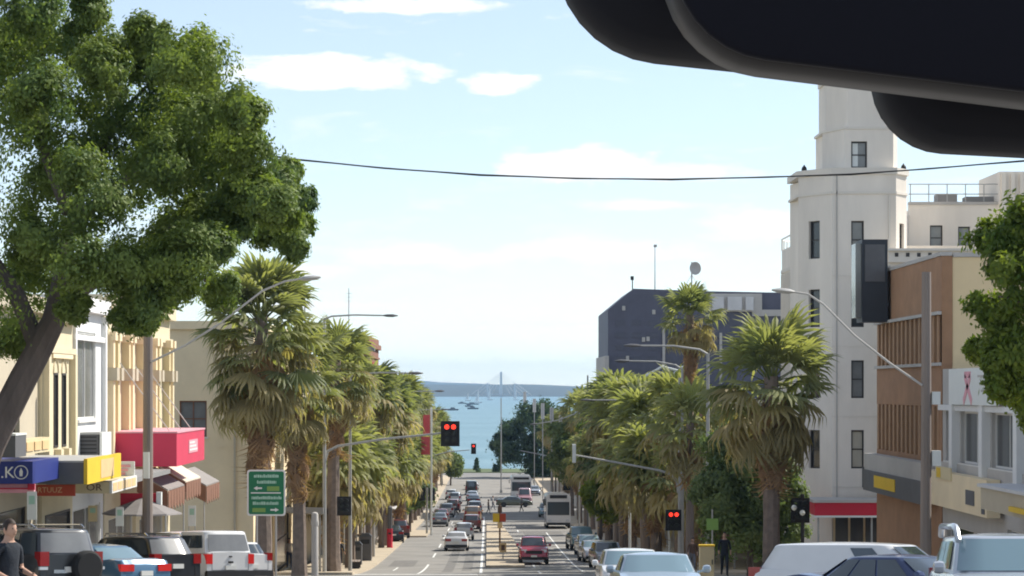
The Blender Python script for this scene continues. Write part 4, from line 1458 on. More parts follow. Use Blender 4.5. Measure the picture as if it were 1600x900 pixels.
for k, (px, py, hh) in enumerate(((745, 737, 15), (780, 741, 12), (773, 744, 8))):
    Y = 522.0
    x = xat(px, Y)
    z0 = gz(Y) + .1
    H = hh * Y / F * 1.5
    t = thing('conifer', '%s small dark conical pine on the foreshore, from the left' % ORD[k], 'tree', (x, Y, z0), group='foreshore pines')
    MB().tube([(0, 0, 0), (0, 0, H)], [.15, .03], 6).build('trunk', K['bark'], t)
    lob = [((0, 0, H * (.18 + .1 * j)), H * .26 * (1 - j / 8.6)) for j in range(8)]
    link('crown', leaf_mesh('crown', lob, 60 + k, sub=5, per=26, size=(.3, .5), hang=.1, fill=.4), K['leaf_dark'], t)

# ------------------------------------------------------------------ vehicles
SP = {}
SP['sedan'] = dict(L=4.75, W=1.82, H=1.45, zb=.2, belt=.96, top=[(-2.375, .6), (-2.36, .88), (-2.25, 1.02), (-1.9, 1.06), (-1.3, 1.0), (1.0, .98), (1.3, .96), (2.0, .86), (2.28, .72), (2.375, .5)],
                   cab=(1.2, .35, -.95, -1.78), side=[(-.70, -.36), (-.32, .12), (.16, .66)], tail=(.74, .92, .42), head=(.62, .76), wr=.32, n=5, wt=.74, plate=.62)
SP['hatch'] = dict(L=4.1, W=1.74, H=1.5, zb=.2, belt=.96, top=[(-2.05, 1.0), (-1.9, 1.04), (-1.2, 1.0), (.9, .98), (1.2, .97), (1.75, .86), (1.98, .72), (2.05, .5)],
                   cab=(1.15, .35, -1.55, -1.98), side=[(-.78, -.42), (-.38, .08), (.12, .66)], tail=(.82, 1.08, .22), head=(.62, .78), wr=.31, n=5, wt=.76, plate=.55)
SP['wagon'] = dict(L=4.85, W=1.85, H=1.66, zb=.22, belt=1.05, top=[(-2.42, 1.08), (-2.2, 1.1), (-1.2, 1.07), (1.0, 1.05), (1.3, 1.04), (2.05, .95), (2.33, .78), (2.42, .5)],
                   cab=(1.2, .45, -1.95, -2.36), side=[(-.84, -.46), (-.42, 0.04), (.08, .64)], tail=(.84, 1.12, .26), head=(.7, .85), wr=.35, n=5.5, wt=.76, plate=.7)
SP['suv'] = dict(L=4.75, W=1.9, H=1.86, zb=.26, belt=1.18, top=[(-2.375, 1.2), (-2.2, 1.21), (-1.2, 1.19), (1.0, 1.17), (1.25, 1.16), (2.05, 1.08), (2.32, .9), (2.375, .6)],
                 cab=(1.12, .52, -2.12, -2.34), side=[(-.88, -.5), (-.46, 0.02), (.06, .62)], tail=(.95, 1.28, .24), head=(.78, .98), wr=.39, n=6.5, wt=.80, plate=.8)
SP['ute'] = dict(L=5.3, W=1.88, H=1.8, zb=.3, belt=1.15, top=[(-2.65, 1.12), (-2.5, 1.14), (-1.2, 1.14), (1.1, 1.15), (1.5, 1.14), (2.35, 1.04), (2.58, .88), (2.65, .6)],
                 cab=(1.45, .85, -.5, -.72), side=[(-.72, -.06), (.0, .62)], tail=(.78, 1.08, .2), head=(.8, .98), wr=.39, n=6, wt=.78, plate=.6,
                 canopy=(-.8, -.85, -2.38, -2.6))
SP['panel'] = dict(SP['wagon'])
SP['panel']['side'] = [(.28, .62)]
SP['panel']['n'] = 8
SP['panel']['wt'] = .84
SP['oldute'] = dict(SP['ute'])
SP['oldute'].pop('canopy')
SP['van'] = dict(L=5.2, W=1.95, H=2.2, zb=.25, belt=1.25, top=[(-2.6, 1.28), (-2.4, 1.3), (1.5, 1.25), (1.8, 1.2), (2.4, 1.05), (2.58, .85), (2.6, .5)],
                 cab=(1.95, 1.15, -2.45, -2.56), side=[(.45, .82)], tail=(.9, 1.35, .16), head=(.75, .95), wr=.35, n=8, wt=.84, plate=.6)
_cache = {}


def cab_ring(cab, wb, wt, z0, z1, n):
    yfb, yft, yrt, yrb = cab

    def P(v, mode, s, off=0.0):
        w = wb + (wt - wb) * v
        yf = yfb + (yft - yfb) * v
        yr = yrb + (yrt - yrb) * v
        if v > .9:
            k = (v - .9) / .1
            w -= .05 * k * k
            yf -= .08 * k * k
            yr += .06 * k * k
        z = z0 + (z1 - z0) * v - (.02 * ((v - .9) / .1) ** 2 if v > .9 else 0)
        ym, hl = (yf + yr) / 2, (yf - yr) / 2
        if mode == 'f':
            return Vector((s * w, ym + hl * (1 - abs(s) ** n) ** (1 / n), z))
        if mode == 'r':
            return Vector((s * w, ym - hl * (1 - abs(s) ** n) ** (1 / n), z))
        sg = 1 if mode == 'R' else -1
        return Vector((sg * w * (1 - abs(s) ** n) ** (1 / n), ym + s * hl, z))
    return P


def cab_patch(P, mode, s0, s1, v0, v1, off=.012, nu=8, nv=4):
    c = P(.5, 'f', 0) * .5 + P(.5, 'r', 0) * .5

    def Q(u, v):
        s, vv = s0 + (s1 - s0) * u, v0 + (v1 - v0) * v
        e = .004
        d1 = P(vv, mode, min(.995, s + e)) - P(vv, mode, max(-.995, s - e))
        d2 = P(min(1, vv + e), mode, s) - P(max(0, vv - e), mode, s)
        nn = d1.cross(d2).normalized()
        p = P(vv, mode, s)
        if nn.dot(p - c) < 0:
            nn = -nn
        return p + nn * off
    return MB().grid(Q, nu, nv)


def cab_shell(P, crown=.05):
    mb = MB()
    na = 40
    rings = []
    for v in (0, .3, .6, .9, .94, .97, 1.0):
        ring = []
        for k in range(na):
            a = 2 * math.pi * k / na + .02
            c, s = math.cos(a), math.sin(a)
            # pick the face of the superellipse this direction falls on
            if abs(s) >= abs(c):
                ring.append(P(v, 'f' if s > 0 else 'r', max(-.999, min(.999, c / abs(s) * .985))))
            else:
                ring.append(P(v, 'R' if c > 0 else 'L', max(-.999, min(.999, s / abs(c) * .985))))
        rings.append(ring)
    top = rings[-1]
    cen = sum(top, Vector()) / na
    for k in (.8, .5, .2):
        rings.append([cen + (p - cen) * k + Vector((0, 0, crown * (1 - k * k))) for p in top])
    for r_ in rings:
        mb.v += [tuple(p) for p in r_]
    for i in range(len(rings) - 1):
        for k in range(na):
            a, b = i * na + k, i * na + (k + 1) % na
            mb.f.append((a, b, b + na, a + na))
    mb.f.append(tuple((len(rings) - 1) * na + k for k in range(na)))
    return mb


def car_parts(kind):
    if kind in _cache:
        return _cache[kind]
    s = SP[kind]
    L, W, H, zb, belt = s['L'], s['W'], s['H'], s['zb'], s['belt']
    hw = W / 2
    parts = []
    mb = MB()
    ys = sorted(set([round(y, 3) for y, _ in s['top']] + list(np.round(np.linspace(-L / 2 + .05, L / 2 - .05, 22), 3))))
    nh = 0
    for y in ys:
        zt = float(np.interp(y, [p[0] for p in s['top']], [p[1] for p in s['top']]))
        e = abs(y) / (L / 2)
        w = hw * (1 - .11 * max(0, (e - .72) / .28) ** 2.2)
        z0 = zb + .12 * max(0, (e - .85) / .15)
        half = [(0, z0), (w * .8, z0), (w * .95, z0 + .08), (w, z0 + .25 * (zt - z0)), (w * 1.0, z0 + .62 * (zt - z0)), (w * .975, z0 + .86 * (zt - z0)), (w * .92, zt - .015), (w * .8, zt + .005), (0, zt + .025)]
        ring = half + [(-x, z) for x, z in half[-2:0:-1]]
        nh = len(ring)
        mb.v += [(x, y, z) for x, z in ring]
    for i in range(len(ys) - 1):
        for k in range(nh):
            a, b = i * nh + k, i * nh + (k + 1) % nh
            mb.f.append((a, b, b + nh, a + nh))
    mb.f.append(tuple(range(nh)))
    mb.f.append(tuple((len(ys) - 1) * nh + k for k in range(nh)))
    parts.append(('body', mb.mesh('body', smooth=True, angle=40), 'PAINT'))
    P = cab_ring(s['cab'], hw * .93, hw * s['wt'], belt - .04, H - .04, s['n'])
    parts.append(('roof_and_pillars', cab_shell(P).mesh('roof_and_pillars', smooth=True, angle=50), 'PAINT'))
    parts.append(('windscreen', cab_patch(P, 'f', -.9, .9, .12, .88).mesh('windscreen', recalc=False, smooth=True, angle=180), 'GLASS'))
    if 'canopy' in s:
        P2 = cab_ring(s['canopy'], hw * .93, hw * .82, belt - .04, H + .0, 9)
        parts.append(('canopy', cab_shell(P2, .03).mesh('canopy', smooth=True, angle=50), 'PAINT'))
        parts.append(('rear_window', cab_patch(P2, 'r', -.84, .84, .1, .82).mesh('rear_window', recalc=False, smooth=True, angle=180), 'REAR'))
        for m_ in 'LR':
            parts.append(('side_window', cab_patch(P2, m_, -.8, .78, .22, .78).mesh('side_window', recalc=False, smooth=True, angle=180), 'GLASS'))
        MBt = MB().box(-.05, .05, -L / 2 - .03, -L / 2 + .05, .98, 1.02)
        parts.append(('tailgate_handle', MBt.mesh('tailgate_handle'), 'trim'))
    else:
        parts.append(('rear_window', cab_patch(P, 'r', -.84, .84, .16 if kind != 'oldute' else .3, .84).mesh('rear_window', recalc=False, smooth=True, angle=180), 'REAR'))
    for a, b in s['side']:
        for m_ in 'LR':
            parts.append(('side_window', cab_patch(P, m_, a, b, .14, .84).mesh('side_window', recalc=False, smooth=True, angle=180), 'GLASS'))
    t0, t1, tw_ = s['tail']
    for sg in (-1, 1):
        xa, xb = sorted((sg * (hw * .90 - tw_), sg * hw * .905))
        parts.append(('tail_light', MB().box(xa, xb, -L / 2 - .018, -L / 2 + .22, t0, t1).mesh('tail_light'), 'TAIL'))
        xa, xb = sorted((sg * (hw * .86 - .36), sg * hw * .86))
        mbh = MB().hexa([(xa, L / 2 - .42, s['head'][0]), (xb, L / 2 - .5, s['head'][0]), (xb, L / 2 - .1, s['head'][0]), (xa, L / 2 + .005, s['head'][0])],
                        [(xa, L / 2 - .46, s['head'][1]), (xb, L / 2 - .55, s['head'][1]), (xb, L / 2 - .16, s['head'][1]), (xa, L / 2 - .06, s['head'][1])])
        parts.append(('head_light', mbh.mesh('head_light'), 'head'))
        y1 = s['cab'][0] - .18
        mbm = MB()
        mbm.lathe([(.03, -.09), (.085, -.06), (.095, 0), (.08, .07), (.03, .09)], (sg * (hw + .11), y1, belt + .09), 8, 'x')
        mbm.bar((sg * hw * .9, y1, belt + .02), (sg * (hw + .08), y1, belt + .06), .05)
        parts.append(('side_mirror', mbm.mesh('side_mirror', smooth=True), 'PAINT'))
    zbm = .36 if kind not in ('suv', 'ute', 'oldute') else .45
    parts.append(('rear_bumper', MB().box(-hw * .9, hw * .9, -L / 2 - .05, -L / 2 + .12, zbm - .08, zbm + .12).mesh('rear_bumper'), 'trim'))
    parts.append(('front_grille', MB().box(-hw * .55, hw * .55, L / 2 - .12, L / 2 + .012, s['head'][0] - .1, s['head'][0] + .1).mesh('front_grille'), 'trim'))
    parts.append(('front_bumper', MB().box(-hw * .86, hw * .86, L / 2 - .14, L / 2 + .05, zbm - .1, zbm + .06).mesh('front_bumper'), 'trim'))
    parts.append(('number_plate', MB().box(-.19, .19, -L / 2 - .055, -L / 2 - .0, s['plate'], s['plate'] + .13).mesh('number_plate'), 'plate'))
    parts.append(('number_plate', MB().box(-.19, .19, L / 2 + .0, L / 2 + .058, zbm + .04, zbm + .16).mesh('number_plate'), 'plate'))
    if kind in ('suv', 'wagon', 'hatch', 'ute', 'panel'):
        sm = MB()
        for sx in (-1, 1):
            sm.box(sx * hw * .7 - .006, sx * hw * .7 + .006, -L / 2 - .004, -L / 2 + .02, zbm + .14, belt - .03)
        sm.box(-hw * .7, hw * .7, -L / 2 - .004, -L / 2 + .02, zbm + .13, zbm + .142)
        parts.append(('tailgate_seam', sm.mesh('tailgate_seam'), 'trim'))
    dm = MB()
    for yy in (s['cab'][0] - .35, s['cab'][0] - 1.3, s['cab'][0] - 2.2):
        dm.box(-hw * 1.001, hw * 1.001, yy - .005, yy + .005, zb + .2, belt - .12)
    parts.append(('door_seams', dm.mesh('door_seams'), 'trim'))
    r_ = s['wr']
    tyre = MB().lathe([(r_ * .62, -.10), (r_ * .96, -.11), (r_, -.07), (r_, .07), (r_ * .96, .11), (r_ * .62, .10)], n=18, axis='x').mesh('tyre', smooth=True)
    rim = MB().lathe([(.04, -.085), (r_ * .6, -.095), (r_ * .63, -.03), (r_ * .63, .03), (r_ * .6, .095), (.04, .085)], n=14, axis='x').mesh('rim', smooth=True)
    wpos = [(sx * (hw - .10), sy * L * .30 + .02, r_) for sx in (-1, 1) for sy in (-1, 1)]
    arch = MB()
    for sx in (-1, 1):
        for sy in (-1, 1):
            pts = [(sy * L * .30 + .02 + r_ * 1.16 * math.cos(a), r_ * 1.02 + r_ * 1.16 * math.sin(a)) for a in np.linspace(-.35, math.pi + .35, 14)]
            arch.prism(pts, *sorted((sx * (hw - .22), sx * (hw + .004))), axis='x')
    parts.append(('wheel_arches', arch.mesh('wheel_arches'), 'trim'))
    _cache[kind] = (parts, tyre, rim, wpos)
    return _cache[kind]


def stand(o, X, Y, head):
    """Put a thing on the falling street, heading in degrees clockwise from straight down the street."""
    sl = (gz(Y + 1.5) - gz(Y - 1.5)) / 3.0
    n = Vector((0, -sl, 1)).normalized()
    f = Vector((math.sin(R(head)), math.cos(R(head)), 0))
    f = (f - n * f.dot(n)).normalized()
    r_ = f.cross(n)
    z = gz(Y) + .006
    o.matrix_world = Matrix(((r_.x, f.x, n.x, X), (r_.y, f.y, n.y, Y), (r_.z, f.z, n.z, z), (0, 0, 0, 1)))


def vehicle(name, label, cat, kind, X, Y, head, pm, glass='car_glass', rear=None, tail='tail', group=None):
    parts, tyre, rim, wpos = car_parts(kind)
    t = thing(name, label, cat, group=group)
    for nm, me, m_ in parts:
        m_ = {'PAINT': pm, 'GLASS': glass, 'REAR': rear or glass, 'TAIL': tail}.get(m_, m_)
        link(nm, me, K[m_], t, override=True)
    for p in wpos:
        w = link('wheel', tyre, K['tyre'], t, override=True)
        w.location = p
        link('rim', rim, K['rim'], w, override=True)
    stand(t, X, Y, head)
    return t


for nm, c, me_ in (('p_charcoal', (.045, .048, .052), .3), ('p_blue', (.07, .16, .26), .2), ('p_black', (.02, .024, .03), .1), ('p_white', (.72, .72, .71), 0), ('p_silverblue', (.38, .46, .52), .4),
                   ('p_silver', (.50, .53, .57), .4), ('p_red', (.40, .035, .06), .1), ('p_maroon', (.16, .035, .03), .1), ('p_gold', (.48, .30, .17), .2), ('p_teal', (.11, .21, .25), .3), ('p_grey', (.22, .24, .26), .4),
                   ('p_navy', (.03, .05, .13), .2), ('p_olive', (.10, .11, .075), .1), ('p_pink', (.45, .25, .28), 0)):
    K[nm] = paint(nm, c, me_)

# angle-parked row on the left
v = vehicle('four_wheel_drive', 'dark grey four-wheel drive with a covered spare wheel on its tailgate', 'car', 'suv', -11.3, 61.5, -42, 'p_charcoal', 'car_glass', 'car_glass_grey')
sw_ = MB().lathe([(.02, -.15), (.33, -.15), (.39, -.10), (.39, .06), (.34, .11), (.02, .13)], (.34, -2.5, .92), 22, 'y').build('spare_wheel', K['tyre'], v, smooth=True)
MB().box(-.5, .05, -2.42, -2.385, .78, .86).build('tailgate_handle', K['chrome'], v)
for sx in (-1, 1):
    MB().box(sx * .78 - .11, sx * .78 + .11, -2.43, -2.37, .86, .93).build('reversing_light', K['head'], v)
    MB().tube([(sx * .68, .5, 1.84), (sx * .69, .4, 1.91), (sx * .69, -1.7, 1.91), (sx * .68, -1.85, 1.84)], .025, 6).build('roof_rail', K['chrome'], v)
v = vehicle('parked_sedan', 'blue sedan between two dark cars at the left kerb', 'car', 'sedan', -10.45, 67.0, -47, 'p_blue', 'car_glass', 'car_glass_sky', 'tail_lit')
v = vehicle('parked_wagon', 'black station wagon with roof rails beside the white canopied utility', 'car', 'wagon', -10.55, 75.0, -44, 'p_black', 'car_glass', 'car_glass_grey')
for sx in (-1, 1):
    MB().tube([(sx * .6, .3, 1.63), (sx * .62, .2, 1.70), (sx * .62, -1.7, 1.70), (sx * .6, -1.8, 1.62)], .028, 6).build('roof_rail', K['chrome'], v)
MB().box(-.5, .5, -.7, -.62, 1.66, 1.72).build('cross_bar', K['trim'], v)
v = vehicle('utility_truck', 'white dual-cab utility with a canopy parked nose-in at the left kerb', 'utility truck', 'ute', -9.5, 80.5, -38, 'p_white', 'car_glass', 'car_glass_grey', 'tail_lit')
MB().box(-.08, .08, -2.70, -2.655, .80, .86).build('tailgate_badge', K['trim'], v)
vehicle('parked_hatchback', 'small white hatchback just past the white utility at the left kerb', 'car', 'hatch', -9.3, 89.0, -40, 'p_white', 'car_glass')

# nose-in on the right and coming up the hill
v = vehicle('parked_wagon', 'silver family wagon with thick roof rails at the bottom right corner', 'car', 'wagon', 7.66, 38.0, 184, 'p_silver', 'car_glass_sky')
for sx in (-1, 1):
    MB().tube([(sx * .70, .55, 1.52), (sx * .71, .42, 1.68), (sx * .71, .2, 1.74), (sx * .71, -1.6, 1.76), (sx * .70, -1.8, 1.62)], .05, 8).build('roof_rail', K['p_silver'], v, smooth=True)
v = vehicle('panel_van', 'low white panel van side-on behind the dark blue car at the bottom right', 'van', 'panel', 7.65, 49.5, 118, 'p_white', 'car_glass')
v.scale = (1, 1, .93)
v = vehicle('parked_sedan', 'dark blue sedan beside the silver family wagon', 'car', 'sedan', 7.4, 44.5, 140, 'p_navy', 'car_glass')
v.scale = (1, 1, .92)
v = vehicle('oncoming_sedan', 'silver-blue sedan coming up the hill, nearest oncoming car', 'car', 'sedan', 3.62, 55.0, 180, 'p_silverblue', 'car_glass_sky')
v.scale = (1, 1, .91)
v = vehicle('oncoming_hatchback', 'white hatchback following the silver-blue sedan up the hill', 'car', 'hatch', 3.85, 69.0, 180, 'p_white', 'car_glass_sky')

v.scale = (1, 1, .88)
# down the street
road = [('oncoming_utility', 'red utility coming up the right-hand lanes beside the median', 'utility truck', 'oldute', 3.0, 166, 180, 'p_red', 'car_glass'),
        ('white_sedan', 'white sedan heading down the hill, nearest in the left lanes', 'car', 'sedan', -2.3, 194, 0, 'p_white', 'car_glass_grey'),
        ('white_hatchback', 'white hatchback just ahead of the nearest white sedan', 'car', 'hatch', -2.0, 220, 0, 'p_white', 'car_glass_grey'),
        ('maroon_wagon', 'dark red wagon ahead of the two white cars in the left lanes', 'car', 'wagon', -1.45, 244, 0, 'p_maroon', 'car_glass'),
        ('gold_wagon', 'bronze wagon ahead of the dark red wagon', 'car', 'suv', -1.55, 276, 0, 'p_gold', 'car_glass_grey'),
        ('dark_sedan', 'black sedan far down the left lanes near the second cross street', 'car', 'sedan', -1.8, 345, 0, 'p_black', 'car_glass'),
        ('dark_van', 'black van far down the left lanes near the bay', 'van', 'van', -2.4, 392, 0, 'p_black', 'car_glass'),
        ('kerbside_sedan', 'grey sedan in the kerb lane past the left crossing', 'car', 'sedan', -4.9, 262, 0, 'p_grey', 'car_glass'),
        ('kerbside_wagon', 'pale wagon in the kerb lane ahead of the grey sedan', 'car', 'wagon', -4.75, 300, 0, 'p_white', 'car_glass'),
        ('kerbside_wagon', 'maroon wagon in the kerb lane ahead of the pale wagon', 'car', 'wagon', -4.2, 318, 0, 'p_maroon', 'car_glass'),
        ('kerbside_hatchback', 'white hatchback parked in the kerb lane farthest down on the left', 'car', 'hatch', -5.2, 372, 0, 'p_white', 'car_glass'),
        ('kerbside_wagon', 'silver wagon in the kerb lane past the second cross street', 'car', 'wagon', -4.4, 352, 0, 'p_silver', 'car_glass'),
        ('queued_hatchback', 'grey hatchback in the left lanes just past the bronze wagon', 'car', 'hatch', -1.7, 292, 0, 'p_grey', 'car_glass'),
        ('queued_wagon', 'white wagon in the left lanes short of the second cross street', 'car', 'wagon', -1.5, 310, 0, 'p_white', 'car_glass'),
        ('queued_sedan', 'silver sedan in the left lanes between the black sedan and the black van', 'car', 'sedan', -2.1, 366, 0, 'p_silver', 'car_glass'),
        ('queued_sedan', 'white sedan in the left lanes beyond the black van near the bay', 'car', 'sedan', -2.3, 418, 0, 'p_white', 'car_glass'),
        ('kerbside_sedan', 'dark red sedan in the kerb lane between grey sedan and pale wagon', 'car', 'sedan', -5.0, 280, 0, 'p_maroon', 'car_glass'),
        ('crossing_car', 'olive sedan side-on crossing the far intersection', 'car', 'sedan', 3.6, 338, 90, 'p_olive', 'car_glass'),
        ('blue_wagon', 'blue-grey wagon parked on the right beyond the bus', 'car', 'wagon', 7.0, 300, 180, 'p_teal', 'car_glass'),
        ('pink_van', 'pinkish van stopped on the right beyond the blue-grey wagon', 'van', 'van', 5.2, 352, 180, 'p_pink', 'car_glass'),
        ('far_sedan', 'silver sedan at the far right behind the white bus', 'car', 'sedan', 7.2, 390, 180, 'p_silver', 'car_glass'),
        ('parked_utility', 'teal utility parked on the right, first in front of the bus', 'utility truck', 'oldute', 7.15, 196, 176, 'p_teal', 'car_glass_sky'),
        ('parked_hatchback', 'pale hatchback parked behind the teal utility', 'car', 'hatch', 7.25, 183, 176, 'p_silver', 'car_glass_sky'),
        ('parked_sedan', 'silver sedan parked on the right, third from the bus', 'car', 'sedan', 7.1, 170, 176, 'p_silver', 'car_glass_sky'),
        ('parked_wagon', 'grey wagon parked on the right, fourth from the bus', 'car', 'wagon', 7.35, 157, 176, 'p_grey', 'car_glass'),
        ('parked_sedan', 'black sedan parked among trees at the left kerb by the postbox', 'car', 'sedan', -8.0, 213, -8, 'p_black', 'car_glass'),
        ('parked_wagon', 'brown wagon parked at the left kerb just before the crossing', 'car', 'wagon', -7.9, 225, -8, 'p_maroon', 'car_glass')]
for r_ in road:
    vehicle(*r_)


def bus(label, X, Y, head, body, W=2.5, L=10.5, H=3.2, sign=True):
    t = thing('city_bus', label, 'bus')
    w = W / 2
    prof = [(-w, .35), (w, .35), (w, H - .35), (w - .12, H - .08), (w - .4, H), (-w + .4, H), (-w + .12, H - .08), (-w, H - .35)]
    MB().prism(prof, -L / 2, L / 2, 'y').build('body', K[body], t)
    MB().box(-w + .12, w - .12, L / 2 + .002, L / 2 + .03, 1.35, H - .85).build('windscreen', K['car_glass'], t)
    MB().box(-w + .35, w - .35, L / 2 + .031, L / 2 + .05, H - .5, H - .18).build('destination_sign', K['black_metal'], t)
    MB().box(-w + .05, w - .05, L / 2, L / 2 + .08, .35, .6).build('bumper', K['trim'], t)
    for sx in (-1, 1):
        MB().box(sx * (w - .32) - .16, sx * (w - .32) + .16, L / 2 + .002, L / 2 + .04, .72, .92).build('head_light', K['head'], t)
        MB().bar((sx * w, L / 2 - .1, H - .5), (sx * (w + .28), L / 2 + .2, H - .6), .05).bar((sx * (w + .28), L / 2 + .2, H - .6), (sx * (w + .28), L / 2 + .2, H - 1.05), .16, .1).build('side_mirror', K['trim'], t)
        for k in range(6):
            y0 = -L / 2 + .5 + k * 1.6
            MB().box(*sorted((sx * (w + .002), sx * (w + .02))), y0, y0 + 1.45, 1.35, H - .6).build('side_window', K['car_glass'], t)
        for y0 in (-L * .28, L * .30):
            wl = MB().lathe([(.28, -.13), (.47, -.14), (.5, -.08), (.5, .08), (.47, .14), (.28, .13)], (sx * (w - .12), y0, .5), 16, 'x').build('wheel', K['tyre'], t, smooth=True)
            MB().lathe([(.03, -.13), (.28, -.125), (.28, .145), (.03, .15)], (sx * (w - .12), y0, .5), 12, 'x').build('rim', K['rim'], wl)
    stand(t, X, Y, head)
    return t


bus('white city bus stopped at the right-hand kerb, front on', 7.05, 258, 180, 'p_white', W=2.4, H=3.5)
bus('white bus far down the right lanes near the bay', 4.9, 372, 180, 'p_white', W=2.9, H=3.5)


# ------------------------------------------------------------------ poles, lamps and signals
def lamp_pole(label, px, Y, tip, top_py, base_r=.11, m='galv', group='street lights'):
    """tip: where the lamp hangs (px, py) at the same distance."""
    x = xat(px, Y)
    z0 = gz(Y) + .1
    zt = zat(top_py, Y)
    t = thing('street_light', label, 'street light', (x, Y, z0), group=group)
    h = zt - z0
    MB().tube([(0, 0, 0), (0, 0, h * .5), (0, 0, h)], [base_r, base_r * .8, base_r * .6], 8).build('pole', K[m], t, smooth=True)
    e = at(tip[0], tip[1], Y) - Vector((x, Y, z0))
    a = [Vector((0, 0, h - .05)), Vector((e.x * .12, 0, h + (e.z - h) * .35 + .05)), Vector((e.x * .5, 0, h + (e.z - h) * .8 + .06)), Vector((e.x, 0, e.z))]
    MB().tube(a, [.055, .05, .045, .04], 7).build('arm', K[m], t, smooth=True)
    s = 1 if e.x > 0 else -1
    d = (a[-1] - a[-2]).normalized()
    hd = MB()
    p = a[-1]
    q_ = p + d * .75
    hd.tube([p - d * .05, p + d * .15, p + d * .45, q_], [.05, .12, .14, .04], 8)
    hd.v = [(v_[0], v_[1] * 1.3, p.z + (v_[2] - p.z) * .6) for v_ in hd.v]
    hd.build('lamp_head', K['sign_grey'], t, smooth=True)
    return t


def signal_head(parent, loc, lit=True, cols=1, back=False, s=1.0, facing=-1):
    """A three-aspect head on a black backboard, facing back up the street (facing -1) or down it."""
    x, y, z = loc
    w = .34 * cols * s
    bb = MB().box(x - w / 2 - .14 * s, x + w / 2 + .14 * s, y - .02, y + .02, z - .66 * s, z + .62 * s).build('signal_backboard', K['black_metal'], parent)
    MB().box(x - w / 2, x + w / 2, *sorted((y + facing * .025, y + facing * .22)), z - .52 * s, z + .5 * s).build('signal_body', K['black_metal'], bb)
    for c in range(cols):
        cx = x - w / 2 + (c + .5) * w / cols
        for k in range(3):
            cz = z + (.33 - .33 * k) * s
            mb = MB().lathe([(.01, 0), (.125 * s, 0), (.125 * s, facing * .02), (.01, facing * .03)], (cx, y + facing * .222, cz), 12, 'y')
            mb.build('lens', K['red_lamp' if (lit and k == 0) else 'lens_off'], bb)
            vs = MB()
            for j in range(7):
                a0, a1 = math.pi * j / 7, math.pi * (j + 1) / 7
                pa = [(cx + .15 * s * math.cos(a), cz + .15 * s * math.sin(a)) for a in (a0, a1)]
                vs.add([(pa[0][0], y + facing * .22, pa[0][1]), (pa[1][0], y + facing * .22, pa[1][1]), (pa[1][0], y + facing * .42, pa[1][1]), (pa[0][0], y + facing * .42, pa[0][1])], [(0, 1, 2, 3)])
            vs.build('visor', K['black_metal'], bb, recalc=False)
    return bb


def mast_arm(name, label, px, Y, arm_pts, pole_top_py, heads, r=.11, group=None):
    x = xat(px, Y)
    z0 = gz(Y) + .1
    t = thing(name, label, 'traffic light', (x, Y, z0), group=group)
    zt = zat(pole_top_py, Y)
    MB().tube([(0, 0, 0), (0, 0, zt - z0)], [r, r * .7], 9).build('pole', K['galv'], t, smooth=True)
    O_ = Vector((x, Y, z0))
    pts = [at(a, b, Y) - O_ for a, b in arm_pts]
    MB().tube(pts, list(np.linspace(.085, .05, len(pts))), 7).build('mast_arm', K['galv'], t, smooth=True)
    for (hx, hy, lit, cols, fc, s) in heads:
        p = at(hx, hy, Y) - O_
        signal_head(t, (p.x, p.y + (-.14 if fc < 0 else .14), p.z), lit, cols, s=s, facing=fc)
    return t


mast_arm('traffic_signal_mast', 'left signal mast whose arm carries the red light over the street', 507, 137, [(507, 722), (512, 705), (528, 697), (600, 686), (660, 680), (695, 676)], 498,
         [(703.5, 677, True, 2, -1, 1.05), (538, 790, False, 2, -1, .8)])
lamp_pole('street light on the left signal pole reaching over the palms', 507, 136.6, (600, 493), 497)
lamp_pole('tall white light pole on the left footpath beside the red pillar', 547, 142, (640, 583), 588)
mast_arm('traffic_signal_mast', 'right signal mast with a bent arm seen from behind', 1062, 140, [(1060, 770), (1058, 752), (1048, 741), (1030, 735), (960, 722), (899, 711)], 590,
         [(1052, 812, True, 2, -1, .9)])
pt = at(897, 709, 140)
o = bpy.data.objects['traffic_signal_mast.001']
MB().box(pt.x - o.location.x - .09, pt.x - o.location.x + .09, -.3, .3, pt.z - o.location.z - .48, pt.z - o.location.z + .52).build('signal_body', K['sign_white'], o)
lamp_pole('street light on the right signal mast by the dark office block', 1066, 140.5, (982, 564), 576)
lamp_pole('street light on a slim pole left of the broad palm, right footpath', 1106, 120, (1000, 540), 552)
mast_arm('traffic_signal_mast', 'far left signal mast with a small red light above the cars', 672, 300, [(672, 722), (676, 712), (700, 706), (734, 703)], 700, [(740, 701, True, 1, -1, .95)])
mast_arm('traffic_signal_mast', 'far right signal mast reaching over the bus lane', 902, 300, [(902, 735), (895, 723), (870, 715), (813, 704)], 640, [(886, 758, False, 2, -1, .9)])
t = thing('traffic_signal', 'black signal box on a pole at the left kerb crossing', 'traffic light', (xat(667, 233), 233, gz(233) + .1))
MB().tube([(0, 0, 0), (0, 0, 4.2)], .1, 8).build('pole', K['galv'], t)
signal_head(t, (-.45, 0, 3.6), False, 1, s=.9)
signal_head(t, (.45, 0, 3.6), False, 1, s=.9)
t = thing('traffic_signal', 'dark signal pole with white globes beside the shade tree on the right', 'traffic light', (xat(1254, 112), 112, gz(112) + .1))
MB().tube([(0, 0, 0), (0, 0, 3.6)], .08, 8).build('pole', K['black_metal'], t)
signal_head(t, (-.1, 0, 2.9), False, 2, s=.85, facing=-1)
for dx_, dz_ in ((-.42, 3.02), (-.06, 2.8), (-1.6, 3.3)):
    MB().lathe([(.01, -.13), (.09, -.09), (.13, 0), (.09, .09), (.01, .13)], (dx_, -.42, dz_), 10).build('globe', K['sign_white'], t, smooth=True)
